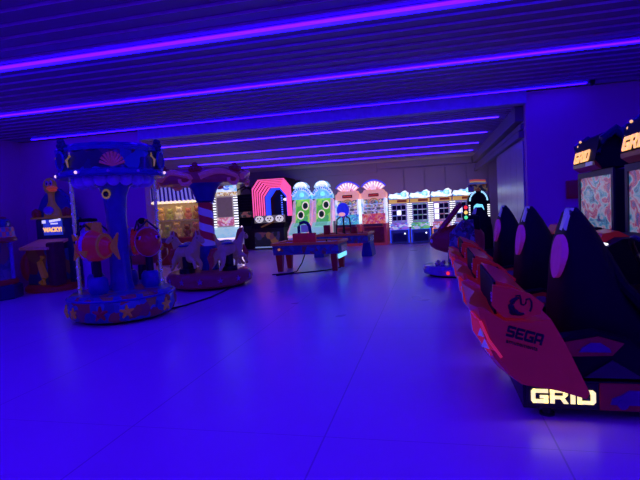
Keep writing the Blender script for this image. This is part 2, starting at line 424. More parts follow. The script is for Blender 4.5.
# ---------------------------------------------------------------- racing simulators
SCR = Mcells('race_picture', [(.02, .02, .07), (.10, .08, .26), (.30, .05, .12), (.30, .28, .42), (.05, .20, .34), (.04, .03, .14)],
             2.6, .62, .25, .3, (1, 1, 1.8), kind='NOISE')
def racing_cabinet(y, label):
    t = thing('racing_cabinet', label, 'racing arcade machine', (0, y, 0), 0, 'red sit-in racing machines')
    # platform with feet, lit lettering and car picture
    G().bx(.55, 2.15, -.52, .52, .075, .275).obj('platform', BLACK, t, bevel=.012)
    for fx, fy in ((.72, -.42), (2.0, -.42), (.72, .42), (2.0, .42)):
        G().cyl((fx, fy, .0), (fx, fy, .075), .035, .02).cyl((fx, fy, 0), (fx, fy, .015), .05).obj('foot', CHARC, t)
    for s in (-1, 1):
        sg = G().bx(.575, 1.0, s*.52, s*.53, .09, .262).obj('sign_panel', BLACK, t)
        if s < 0: q = G().letters('GRID', (.60, -.534, .122), (1, 0, 0), (0, 0, 1), .095, .008, .3, 1.0)
        else: q = G().letters('GRID', (.97, .534, .122), (-1, 0, 0), (0, 0, 1), .095, .008, .3, 1.0)
        q.obj('lit_lettering', SIGN_W, sg, 0)
        sp = G().bx(1.02, 2.1, s*.52, s*.535, .085, .265).obj('side_panel', DRED, t, bevel=.004)
        car = [(1.08, .13), (1.09, .17), (1.14, .19), (1.19, .225), (1.28, .225), (1.33, .19), (1.39, .18), (1.40, .13)]
        c = G().prism(car, 'y', s*.535, s*.55)
        for wx in (1.15, 1.33): c.disc((wx, s*.548, .135), .032, 'y', .02, 14)
        c.obj('car_relief', PURPLE, sp, bevel=.004)
    # rear body shell
    P = [(.24, .79), (.41, .70), (.58, .695), (.715, .715), (.80, .55), (.935, .235), (.915, .195), (.75, .245), (.50, .275), (.42, .34), (.335, .45), (.275, .60)]
    def sec(y, ins, dz=0):
        r = []
        for i, (x, z) in enumerate(P):
            k = 1 if i in (0, 8, 9, 10, 11) else (.5 if i in (1,) else 0)
            r.append((x+ins*k, y, z-dz*(1 if i < 4 else 0)))
        return r
    body = G().loft([sec(-.63, .06), sec(-.61, .03), sec(-.48, -.015), sec(-.3, .0), sec(0, .06), sec(.3, .0), sec(.48, -.015), sec(.61, .03), sec(.63, .06)]).obj('rear_body', RED, t, 25, bevel=.006)
    # lettering on both flanks: runs down to the front a little
    for s in (-1, 1):
        u = Vector((s*-1*-1, 0, 0)) if s < 0 else Vector((-1, 0, 0))
        if s < 0:
            u = Vector((.962, 0, -.275)); v = Vector((.275, 0, .962)); o = Vector((.435, -.634, .605))
        else:
            u = Vector((-.985, 0, -.17)); v = Vector((-.17, 0, .985)); o = Vector((.70, .634, .60))
        G().letters('SEGA', o, u, v, .075, .006, .16, .70).obj('maker_lettering', BLACK, body, 0)
        n = u.cross(v)
        mt = Matrix.Translation(o+u*.112-v*.030+n*.0) @ Matrix((u, v, n)).transposed().to_4x4()
        fnt('amusements', .040, mt, body, 'small_lettering', BLACK, .0006, .004)
        # tail light wrapped on the rear corner
        L = [(.305, .700, -.612), (.250, .745, -.50), (.262, .61, -.50), (.365, .455, -.575), (.43, .46, -.625), (.352, .58, -.622)]
        pts = [Vector((a-.012, yy*-s-.0 if s > 0 else yy, z)) for a, z, yy in L]
        def slab(sc, off):
            c = sum(pts, Vector())/len(pts)
            nn = Vector((-.8, s*.6, 0)).normalized()
            return [c+(p-c)*sc+nn*off for p in pts]
        tl = G().loft([slab(1.0, -.03), slab(1.0, .012), slab(.94, .018)]).obj('tail_light', M('tail_light_lens', (.7, .02, .03), .12, coat=.5, emit=.2, ecol=(1, .03, .06)), body, 25)
        c = sum(pts, Vector())/len(pts); nn = Vector((-.8, s*.6, 0)).normalized()
        tri = G()
        for k, (q, sz) in enumerate((((.02), .034), (-.055, .042))):
            cc = c+nn*.02+Vector((-.01 if k == 0 else .015, 0, q)); w = Vector((.6, s*.8, 0)).normalized()
            tri.loft([[cc-w*sz*.8-Vector((0, 0, sz*.6)), cc+w*sz*.8-Vector((0, 0, sz*.6)), cc+Vector((0, 0, sz))], [p+nn*.008 for p in (cc-w*sz*.8-Vector((0, 0, sz*.6)), cc+w*sz*.8-Vector((0, 0, sz*.6)), cc+Vector((0, 0, sz)))]])
        tri.obj('reflector', M('lens_white', (.9, .85, .95), .2, emit=.05, ecol=(.8, .6, 1)), tl, 0)
        G().tube([pts[i] + nn*.014 for i in (4, 5, 0)], .009).obj('light_bar', M('lit_red_edge', (1, .05, .1), .3, emit=.32, ecol=(1, .03, .09)), tl)
        G().tube([pts[i] + nn*.014 for i in (3, 2, 1)], .006).obj('chrome_rim', CHROME, tl)
    # rear wing with end plates
    O = [(.365, .79), (.375, .93), (.50, .905), (.61, .865), (.69, .80), (.665, .735), (.56, .70), (.44, .705)]
    W = [(.40, .73), (.40, .955), (.50, .92), (.60, .86), (.64, .80), (.60, .735), (.5, .70)]
    wing = G().prism(W, 'y', -.52, .52).obj('wing', RED, t, 25, bevel=.006)
    G().bx(.385, .402, -.50, .46, .72, .945).obj('vent', SATIN, wing, 0)
    for s in (-1, 1):
        pl = G().prism(O, 'y', s*.52, s*.57).obj('end_plate', RED, wing, 25, bevel=.008)
        e = G(); cx, cz = .545, .795
        yy = s*.572
        # round badge with a curved stroke
        pts = [(cx-.075+.0*k, yy, cz) for k in range(1)]
        arc = [(cx+.062*math.cos(a), yy, cz-.004+.055*math.sin(a)) for a in [PI*(.55+1.05*i/10) for i in range(11)]]
        e.tube(arc, lambda f: .007+.016*math.sin(PI*f), 6)
        sn = [(-.03, .045), (-.028, .075), (-.005, .078), (.0, .05), (.002, .02), (.018, .012), (.032, .025), (.034, .05), (.055, .055), (.066, .035), (.066, .0), (.055, -.03)]
        e.tube([(cx+a, yy, cz-.012+b) for a, b in sn], .0075, 6)
        e.disc((cx-.045, yy, cz-.045), .03, 'y', .008, 16, .022)
        e.obj('badge', BLACK, pl)
        st = G()
        for k in range(3): st.bx(.362, .37, s*(.535+.0*k)-.012, s*.535+.012, .815+k*.024, .83+k*.024)
        st.obj('sticker', WHITE, pl, 0)
    # side pod between body and seat
    for s in (-1, 1):
        pod = G().prism([(.72, .30), (.78, .56), (1.02, .60), (1.22, .54), (1.42, .30)], 'y', s*.40, s*.52).obj('side_pod', SATIN, t, bevel=.01)
        pn = G().prism([(.80, .44), (.79, .53), (1.02, .575), (1.17, .53), (1.10, .45)], 'y', s*.52, s*.53).obj('pod_panel', DRED, pod)
        c = G().prism([(.90, .475), (.92, .505), (.97, .535), (1.03, .535), (1.08, .50), (1.09, .475)], 'y', s*.53, s*.545)
        c.obj('car_relief', PURPLE, pn, bevel=.004)
        G().loft([[(.93, s*.525, .30), (1.28, s*.525, .30), (1.10, s*.525, .42)], [(.93, s*.53, .30), (1.28, s*.53, .30), (1.10, s*.53, .42)]]).obj('pod_trim', CHARC, pod, 0)
    # bucket seat: broad at the hips, tapering to a narrow headrest
    SEC = [(.30, .86, 1.58, .33), (.50, .85, 1.56, .34), (.62, .85, 1.42, .34), (.80, .87, 1.29, .34), (1.0, .885, 1.23, .32), (1.14, .905, 1.18, .27), (1.27, .935, 1.12, .20), (1.37, .965, 1.06, .14), (1.41, .99, 1.03, .10)]
    seat = G().loft([[((xa+xb)/2+(xb-xa)/2*math.copysign(abs(math.cos(q))**.45, math.cos(q)), hw*math.copysign(abs(math.sin(q))**.45, math.sin(q)), z) for q in [2*PI*(i+.5)/24 for i in range(24)]] for z, xa, xb, hw in SEC]).obj('seat', SATIN, t, 50)
    for s in (-1, 1):
        G().tube([(1.60, s*.30, .55), (1.40, s*.31, .68), (1.24, s*.29, .88), (1.17, s*.25, 1.06), (1.10, s*.16, 1.22)], lambda f: .05-.025*f).obj('bolster', SATIN, seat)
    c = Vector((.872, -.10, 1.06))
    slope = ry(math.atan2(.05, .4))
    ring = [Vector((0, .15*math.cos(2*PI*i/28), .16*math.sin(2*PI*i/28))) for i in range(28)]
    sp = G().loft([[slope @ p + c for p in ring], [slope @ p + c + Vector((.06, 0, 0)) for p in ring]])
    sp.obj('seat_speaker', M('speaker_cloth', (.45, .1, .4), .8, emit=.08, ecol=(.8, .05, .62)), seat)
    hd = G().loft([[(.975, -.115, 1.41), (.975, .03, 1.41), (.925, .01, 1.25), (.905, -.15, 1.25)], [(.999, -.115, 1.41), (.999, .03, 1.41), (.95, .01, 1.25), (.94, -.15, 1.25)]])
    hd.obj('seat_badge', Mcells('seat_print', [(.35, .35, .5), (.02, .02, .05), (.5, .5, .65)], 14, .05), seat, 0)
    # wheel and dash
    dash = G().prism([(1.62, .62), (1.62, .98), (1.76, 1.06), (2.15, 1.06), (2.15, .62)], 'y', -.42, .42).obj('dash', SATIN, t, 25, bevel=.02)
    G().prism([(1.60, .98), (1.66, 1.10), (1.80, 1.12), (1.9, 1.06), (1.75, 1.0)], 'y', -.20, .20).obj('dash_cowl', RED, dash, bevel=.015)
    rt = Matrix.Translation((1.50, 0, 1.02)) @ Matrix.Rotation(-.45, 4, 'Y')
    def wpt(a, R=.165): return rt @ Vector((0, R*math.cos(a), R*math.sin(a)))
    w = G().tube([wpt(2*PI*i/26) for i in range(26)], .02, closed=True)
    for a in (0, PI, -PI/2): w.cyl(rt @ Vector((0, 0, 0)), wpt(a), .018, .014, 8)
    sw = w.obj('steering_wheel', BLACK, dash)
    G().cyl(rt @ Vector((-.025, 0, 0)), rt @ Vector((.012, 0, 0)), .045).obj('wheel_hub', CHROME, sw)
    G().cyl(rt @ Vector((.01, 0, 0)), (1.66, 0, .95), .035).obj('steering_column', CHARC, dash)
    k = G()
    for i, yy in enumerate((-.34, -.30, -.26, .26, .30)): k.cyl((1.655, yy, 1.0), (1.64, yy, 1.006), .012)
    k.obj('buttons', LWHITE, dash)
    for yy in (-.12, .1): G().box((1.92, yy, .36), (.02, .09, .16), ry(-.5)).obj('pedal', CHROME, t, bevel=.005)
    # display tower
    tower = G().prism([(2.16, .075), (2.16, .80), (2.20, .85), (2.22, 1.80), (2.62, 1.80), (2.62, .075)], 'y', -.72, .72).obj('display_housing', BLACK, t, 25, bevel=.015)
    G().bx(2.185, 2.21, -.74, .74, .80, .88).bx(2.185, 2.21, -.74, .74, 1.74, 1.82).bx(2.185, 2.21, -.74, -.66, .88, 1.74).bx(2.185, 2.21, .66, .74, .88, 1.74).obj('bezel', CHARC, tower, 0)
    G().bx(2.204, 2.222, -.66, .66, .88, 1.74).obj('screen', SCR, tower, 0)
    # topper: tilted sign with horn shaped ends
    top = G().prism([(2.14, 1.84), (2.06, 1.95), (2.12, 2.24), (2.22, 2.30), (2.45, 2.20), (2.56, 1.84)], 'y', -.50, .50).obj('topper', SATIN, t, 25, bevel=.03)
    G().prism([(2.14, 1.82), (2.06, 1.88), (2.055, 1.93), (2.16, 1.93)], 'y', -.48, .48).obj('topper_lip', DRED, top, bevel=.01)
    for s in (-1, 1):
        G().tube([(2.10, s*.50, 2.02), (2.14, s*.56, 2.20), (2.28, s*.57, 2.30), (2.45, s*.56, 2.16), (2.55, s*.54, 1.86)], lambda f: .035+.03*math.sin(PI*f)).obj('topper_horn', NAVY, top)
    d = Vector((.06, 0, .29)).normalized()
    G().letters('GRID', Vector((2.048, .42, 1.95)), (0, -1, 0), d, .155, .012, .42, 1.0).obj('topper_lettering', SIGN_O, top, 0)
    G().box((2.05, -.28, 1.905), (.012, .26, .05), ry(.1)).obj('topper_plate', M('pale_plate', (.5, .5, .55), .4, emit=.2), top, 0)
    b = G()
    for zz, yy in ((2.26, .36), (2.20, .43), (2.12, .46)): b.ball((2.12-.0*zz+(zz-2.2)*.1, yy, zz), .018, u=8, v=6)
    b.obj('topper_bulbs', SIGN_O, top)
    return t
CY = (3.95, 5.57, 7.42)
cab = racing_cabinet(CY[0], 'nearest red racing machine, black bucket seat, lit lettering on its platform')
dup(cab, (0, CY[1], 0), label='middle red racing machine with black bucket seat, between two like it')
dup(cab, (0, CY[2], 0), label='farthest red racing machine, its screen standing by the violet wall')

# ---------------------------------------------------------------- kiddie car ride with traffic light
def kiddie_car():
    t = thing('kiddie_ride', 'dark red blunt-nosed kiddie ride with a small traffic light beyond the racing machines', 'kiddie ride', (.42, 10.35, 0))
    b = G().lathe([(.56, .03), (.64, .06), (.66, .16), (.62, .22), (.5, .235)]).obj('base', M('violet_base', (.35, .3, .6), .35, coat=.3), t)
    G().lathe([(.52, 0), (.54, .035)]).obj('base_foot', BLACK, b)
    G().disc((-.17, -.655, .115), .03, 'y', .04).obj('base_lamp', LRED, b)
    g = G()
    for x in (-.36, -.26): g.ball((x, -.3, .265), (.06, .05, .04)).ball((x+.02, -.26, .31), (.035, .035, .035))
    g.obj('step_ornament', M('ornament_metal', (.7, .6, .5), .3, .5), b)
    # body: blunt nose toward -x
    rings = []
    for x, hw, z0, z1 in ((-.50, .05, .66, .76), (-.48, .15, .60, .82), (-.38, .25, .53, .90), (-.2, .31, .47, .97), (.05, .33, .42, 1.06), (.3, .33, .40, 1.0), (.50, .27, .44, .95), (.58, .18, .5, .85)):
        rings.append([(x, hw*math.copysign(abs(math.cos(a))**.7, math.cos(a)), (z0+z1)/2+(z1-z0)/2*math.copysign(abs(math.sin(a))**.8, math.sin(a))) for a in [2*PI*i/20 for i in range(20)]])
    body = G().loft(rings).obj('body', MAROON, t, 50)
    G().tube([(-.30, -.2, .9), (-.1, -.2, 1.14), (.12, -.17, 1.42)], .05).tube([(-.30, .2, .9), (-.1, .2, 1.14), (.12, .17, 1.42)], .05).tube([(.12, -.17, 1.42), (.12, .17, 1.42)], .05).obj('windscreen_frame', MAROON, body)
    G().loft([[(-.26, -.18, .92), (-.26, .18, .92), (.10, .15, 1.38), (.10, -.15, 1.38)], [(-.24, -.18, .92), (-.24, .18, .92), (.12, .15, 1.38), (.12, -.15, 1.38)]]).obj('windscreen', GLASS, body, 0)
    G().bx(.28, .5, -.2, .2, .9, 1.2).obj('seat', SATIN, body, bevel=.03)
    G().cyl((0, 0, .23), (0, 0, .5), .14).obj('post', BLACK, t)
    for s in (-1, 1): G().ball((-.44, s*.15, .72), .05).obj('headlight', WHITE, body)
    tl = G().bx(.17, .29, -.26, -.16, 1.12, 1.42).obj('traffic_light', BLACK, t, bevel=.015)
    for z, m in ((1.375, LRED), (1.275, LAMB), (1.175, LGRN)):
        G().ball((.23, -.262, z), (.036, .018, .036), u=14, v=8).obj('lamp', m, tl)
    G().prism([(-.14, .30), (.40, .30), (.36, 1.13), (.14, 1.13), (-.10, .88)], 'y', -.40, -.27).obj('foil_panel', Mcells('dark_foil', [(.05, .04, .25), (.01, .01, .06), (.15, .10, .4), (.02, .02, .12), (.08, .02, .1)], 14, .03), body, 0, bevel=.01)
    G().bx(.15, .31, -.25, -.17, .22, 1.13).obj('light_post', Mcells('violet_foil', [(.2, .15, .6), (.05, .03, .2), (.4, .3, .8), (.1, .1, .5)], 16, .05), t, 0, bevel=.01)
    return t
kiddie_car()

# ---------------------------------------------------------------- arch topped driving game at the back right
def arch_game():
    t = thing('driving_game', 'black driving game with glowing arch and small blue screen, far right', 'arcade machine', (1.56, 17.5, 0))
    t.scale = (.80, .9, .98)
    G().bx(-.46, .46, -.2, .45, 0, .9).obj('cabinet', BLACK, t, bevel=.02)
    arch = [(-.46, .9), (-.46, 1.45)]+[(.46*math.cos(a), 1.5+.36*math.sin(a)) for a in [PI*(1-i/14) for i in range(15)]]+[(.46, 1.45), (.46, .9)]
    hood = G().prism(arch, 'y', 0, .45).obj('hood', SATIN, t)
    G().torus((0, -.02, 1.5), .36, .03, 'y', 10, PI*.6, PI*.98).torus((0, -.02, 1.5), .36, .03, 'y', 10, PI*.02, PI*.40).obj('neon_arch', M('pale_cyan_neon', (.5, .9, 1), .4, emit=1.1, ecol=(.35, .75, 1)), hood)
    G().prism([(-.22, 1.16), (-.2, 1.34), (-.08, 1.42), (.16, 1.38), (.22, 1.2), (.1, 1.14)], 'y', -.03, 0).obj('screen', LCYAN, hood, 0)
    for s in (-1, 1): G().bx(s*.40-.05, s*.40+.05, -.03, 0, .95, 1.42).obj('light_column', DOT, hood, 0)
    m = G().bx(-.40, .40, .1, .3, 1.84, 2.1).obj('marquee', Mcells('dark_marquee', [(.02, .01, .04), (.2, .05, .02), (.05, .03, .3), (.02, .02, .05), (.3, .2, .1)], 9, .25), t, 0)
    k = G()
    for i, (z0, z1) in enumerate(((2.1, 2.15), (2.15, 2.19), (2.19, 2.25))):
        k.mi = i; k.prism([(-.33, z0+.02), (-.1, z0+.03), (.33, z0), (.33, z1), (-.1, z1+.03), (-.33, z1+.02)], 'y', .14, .18)
    k.obj('rainbow_banner', [M('banner_blue', (.1, .2, .6), .5, emit=.25), M('banner_yellow', (.8, .5, .2), .5, emit=.35), M('banner_red', (.8, .12, .1), .5, emit=.4)], m, 0)
    G().torus((0, -.35, 1.0), .15, .02, 'y').cyl((0, -.35, 1.0), (0, -.1, .85), .03).obj('steering_wheel', BLACK, t)
    return t
arch_game()
t = thing('simulator_seat', 'black bucket seat beyond the red racing machines, before the arch game', 'seat', (.99, 11.75, 0))
pod = G().prism([(-.55, .02), (-.6, .42), (.3, .42), (.55, .2), (.55, .02)], 'x', -.30, .34).obj('pod', BLACK, t, bevel=.02)
G().loft([[(.02+hw*math.copysign(abs(math.cos(q))**.5, math.cos(q)), (ya+yb)/2+(yb-ya)/2*math.copysign(abs(math.sin(q))**.5, math.sin(q)), z) for q in [2*PI*(i+.5)/20 for i in range(20)]]
          for z, ya, yb, hw in ((.42, -.55, .3, .3), (.6, -.56, .2, .3), (.9, -.5, -.15, .28), (1.1, -.46, -.2, .23), (1.25, -.42, -.24, .14), (1.35, -.38, -.28, .07))]).obj('seat', SATIN, t, 50)
G().loft([[(-.13, -.44, 1.2), (-.05, -.44, 1.2), (-.02, -.39, 1.33), (-.07, -.39, 1.33)], [(-.13, -.40, 1.2), (-.05, -.40, 1.2), (-.02, -.36, 1.33), (-.07, -.36, 1.33)]]).obj('seat_badge', M('violet_print', (.4, .35, .6), .5, emit=.05), t, 0)

# ---------------------------------------------------------------- redemption games along the back wall
BOARD = Mcells('green_board', [(.10, .5, .05), (.20, .62, .08), (.35, .7, .12), (.08, .42, .12)], 6, .62)
WINGP = Mcells('diamond_wing', [(.55, .30, .5), (.7, .42, .6), (.5, .35, .62), (.66, .3, .45)], 10, .55)
DOMEM = Mcells('cyan_dome', [(.08, .35, .7), (.2, .6, .85), (.4, .75, .9)], 5, .7, kind='NOISE')
HDR = Mcells('pale_lit_panel', [(.5, .75, .9), (.85, .9, 1), (.3, .55, .85), (.9, .8, .95)], 9, .75)
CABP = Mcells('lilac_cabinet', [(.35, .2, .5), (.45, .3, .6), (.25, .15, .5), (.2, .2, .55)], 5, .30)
def dome_game(x, y, label):
    t = thing('dome_game', label, 'arcade machine', (x, y, 0), -.02, 'green-board ball games with domed toppers')
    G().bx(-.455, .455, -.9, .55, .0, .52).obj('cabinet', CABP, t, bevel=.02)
    art = G().bx(-.4, .4, -.915, -.9, .08, .4).obj('front_art', Mcells('lilac_art', [(.1, .08, .4), (.3, .2, .7), (.5, .35, .7), (.15, .1, .5)], 9, .3), t, 0)
    G().bx(-.46, .46, -.92, -.9, .46, .54).obj('front_trim', M('pink_edge', (.9, .5, .6), .4, emit=.6, ecol=(.9, .45, .65)), t, 0)
    desk = G().prism([(-.9, .52), (-.9, .62), (-.3, .98), (.1, 1.0), (.1, .52)], 'x', -.42, .42).obj('ball_deck', M('mint_deck', (.45, .75, .65), .4, emit=.42, ecol=(.35, .72, .68)), t, 25)
    for s in (-1, 1):
        G().loft([[(s*.42, -.9, .55), (s*.42, -.9, .68), (s*.42, -.2, 1.08), (s*.42, -.2, .55)], [(s*.46, -.9, .55), (s*.46, -.9, .68), (s*.46, -.2, 1.08), (s*.46, -.2, .55)]]).obj('deck_side', M('pink_side', (.75, .4, .5), .4, emit=.5, ecol=(.75, .35, .5)), t, 0)
    d2 = G().prism([(-.55, .845), (-.57, .86), (-.33, 1.01), (-.31, .99)], 'x', -.27, .27).obj('deck_ramp', M('green_ramp', (.2, .6, .4), .4, emit=.5, ecol=(.2, .6, .42)), desk, 0)
    b = G().loft([[(-.33, -.05, 1.0), (.33, -.05, 1.0), (.33, .2, 1.98), (-.33, .2, 1.98)], [(-.33, .5, 1.0), (.33, .5, 1.0), (.33, .5, 1.98), (-.33, .5, 1.98)]]).obj('target_board', BOARD, t, 0)
    for s in (-1, 1):
        G().loft([[(s*.33, -.06, 1.0), (s*.45, -.25, 1.0), (s*.44, .1, 1.85), (s*.33, .18, 1.95)], [(s*.33, .4, 1.0), (s*.455, .4, 1.0), (s*.46, .4, 1.85), (s*.33, .4, 1.95)]]).obj('side_wing', WINGP, t, 0)
    sl = math.atan2(.25, .98)
    for (hx, hz) in ((.13, 1.66), (-.08, 1.30)):
        hy = -.05+.25*(hz-1.0)/.98
        hole = G()
        pts = [Vector((hx+.14*math.cos(a), hy-.01+.15*math.sin(a)*math.sin(sl), hz+.15*math.sin(a))) for a in [2*PI*i/24 for i in range(24)]]
        hole.tube(pts, .024, closed=True)
        ho = hole.obj('target_ring', M('cream_ring', (.95, .85, .7), .4, emit=.8, ecol=(.95, .72, .62)), b)
        G().loft([pts, [p+Vector((0, -.006, 0)) for p in pts]]).obj('target_hole', M('dark_green_hole', (.02, .08, .02), .5, emit=.06), ho, 0)
    # domed header with two letter arches
    hd = G().prism([(-.45, 1.92)]+[(.45*math.cos(a), 1.98+.3*math.sin(a)) for a in [PI*(1-i/16) for i in range(17)]]+[(.45, 1.92)], 'y', .0, .45).obj('dome_header', DOMEM, t)
    eye = G().ball((.02, -.02, 2.1), (.1, .05, .08)).obj('dome_crest', LCYAN, hd)
    ar = G().prism([(.475*math.cos(a), 2.0+.42*math.sin(a)) for a in [PI*(.93-.86*i/18) for i in range(19)]]+[(.37*math.cos(a), 1.98+.3*math.sin(a)) for a in [PI*(.07+.86*i/18) for i in range(19)]], 'y', -.02, .2).obj('letter_arch', HDR, t)
    k = G()
    for i in range(11):
        a = PI*(.87-.74*i/10); c = Vector((.425*math.cos(a), -.035, 1.99+.355*math.sin(a)))
        k.box(c, (.06, .02, .075), ry(-(a-PI/2)))
    k.obj('letter_blocks', M('blue_blocks', (.1, .25, .7), .4, emit=.6, ecol=(.1, .3, .85)), ar, 0)
    cp = G().prism([(-.36, 2.36)]+[(.36*math.cos(a)*(1+.03*math.cos(6*a)), 2.38+.24*math.sin(a)) for a in [PI*(1-i/20) for i in range(21)]]+[(.36, 2.36)], 'y', .0, .18).obj('cap_sign', HDR, t)
    k = G()
    for i in range(7):
        a = PI*(.82-.64*i/6); k.box((.26*math.cos(a), -.012, 2.38+.17*math.sin(a)), (.065, .02, .08), ry(-(a-PI/2)))
    k.obj('letter_blocks', LWHITE, cp, 0)
    return t
d = dome_game(-5.06, 18.75, 'left of two domed ball games with glowing green target board, beside pink tunnel')
d.scale = (.88, .9, 1)
dup(d, (-4.22, 18.8, 0), label='right of two domed ball games with glowing green target board, beside fan-topped games')

FANP = Mcells('fan_petals', [(.8, .35, .42), (.9, .5, .5), (.85, .42, .55), (.95, .65, .6)], 8, .62)
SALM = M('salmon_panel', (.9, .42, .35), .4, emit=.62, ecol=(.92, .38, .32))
FIELD = Mcells('prize_field', [(.3, .22, .2), (.75, .65, .35), (.3, .2, .45), (.5, .45, .7), (.12, .3, .45), (.65, .3, .3), (.1, .08, .12)], 10, .62, stretch=(1, 1, 1.6))
def fan_game(x, y, pit, label, z=1.0):
    t = thing('fan_game', label, 'arcade machine', (x, y, 0), -.03, 'medal games with fan-shaped toppers')
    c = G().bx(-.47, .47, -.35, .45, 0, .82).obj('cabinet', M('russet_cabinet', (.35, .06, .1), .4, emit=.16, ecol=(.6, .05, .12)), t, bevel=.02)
    G().bx(-.38, .38, -.362, -.35, .1, .7).obj('front_door', MAROON, c, bevel=.01)
    G().bx(-.36, .36, -.6, -.34, .74, .84).obj('control_shelf', M('dark_shelf', (.15, .04, .1), .3, emit=.05), t, bevel=.015)
    p = G().prism([(-.34, .84), (-.30, 1.22), (.4, 1.22), (.4, .84)], 'x', -.45, .45).obj('prize_pit', pit, t, 0)
    f = G().prism([(-.28, 1.22), (-.1, 1.78), (.4, 1.78), (.4, 1.22)], 'x', -.42, .42).obj('playfield', FIELD, t, 0)
    k = G()
    for i in range(3):
        zz = 1.34+.12*i; yy = -.24+.32*(zz-1.22)-.02
        k.bx(-.36, .36, yy-.02, yy, zz-.012, zz+.012)
    k.obj('field_shelf', M('white_shelf_light', (.9, .9, 1), .4, emit=.6, ecol=(.75, .8, 1)), f, 0)
    k = G().torus((0, -.14, 1.60), .2, .022, 'y', 14, 0, PI)
    k.obj('rainbow_arc', GOLD, f)
    for s in (-1, 1):
        G().bx(s*.435-.035, s*.435+.035, -.3, .4, .84, 1.8).obj('side_column', HDR, t, 0)
    h = G().prism([(-.48, 1.78), (-.48, 2.0), (-.40, 2.06), (-.36, 2.14), (.36, 2.14), (.40, 2.06), (.48, 2.0), (.48, 1.78)], 'y', -.12, .4).obj('header', SALM, t, 25)
    dsp = G().bx(-.2, .2, -.135, -.12, 1.87, 1.99).obj('display', M('dark_display', (.05, .01, .01), .3, emit=.02), h, 0)
    k = G()
    for i in range(7): k.bx(-.16+i*.048, -.16+i*.048+.032, -.14, -.135, 1.905, 1.955)
    k.obj('display_digits', M('dim_red_digits', (.9, .1, .05), .4, emit=.55, ecol=(.9, .06, .04)), dsp, 0)
    # fan topper
    A0, A1 = PI*.80, PI*.20
    R = lambda r, a: (r*math.cos(a), 1.95+r*math.sin(a)*.98)
    arc = [A0+(A1-A0)*i/16 for i in range(17)]
    fan = G().prism([R(.54, a) for a in arc]+[R(.26, a) for a in arc[::-1]], 'y', -.02, .12).obj('fan_topper', FANP, t)
    G().prism([R(.60, a) for a in arc]+[R(.54, a) for a in arc[::-1]], 'y', -.02, .14).obj('fan_rim', M('indigo_rim', (.12, .08, .6), .4, emit=.5, ecol=(.1, .06, .7)), fan)
    for a in arc: q = R(.57, a); G().ball((q[0], -.04, q[1]), .018, u=8, v=6).obj('rim_bulb', LBLUE, fan)
    k = G()
    for a in arc[1:-1:2]: q, w = R(.33, a), R(.51, a); k.loft([[(q[0]-.008, -.03, q[1]), (q[0]+.008, -.03, q[1]), (w[0]+.022, -.03, w[1]), (w[0]-.022, -.03, w[1])], [(q[0]-.008, -.02, q[1]), (q[0]+.008, -.02, q[1]), (w[0]+.022, -.02, w[1]), (w[0]-.022, -.02, w[1])]])
    k.obj('fan_rib', LWHITE, fan, 0)
    G().ball((0, -.05, 2.18), (.11, .04, .12)).ball((0, -.05, 2.30), (.06, .04, .06)).obj('crest', M('pale_pink_crest', (.95, .7, .7), .4, emit=.8, ecol=(.95, .6, .62)), fan)
    return t
PITC = Mcells('cyan_capsules', [(.05, .4, .6), (.1, .6, .7), (.1, .25, .6), (.3, .7, .8)], 16, .62)
PITR = Mcells('red_capsules', [(.7, .06, .06), (.8, .2, .12), (.5, .05, .2), (.8, .35, .3)], 16, .62)
fan_game(-3.22, 18.95, PITC, 'fan-topped medal game with cyan prize pit, right of the domed games')
fan_game(-2.18, 18.85, PITR, 'fan-topped medal game with red prize pit, beside the whitish-topped games')

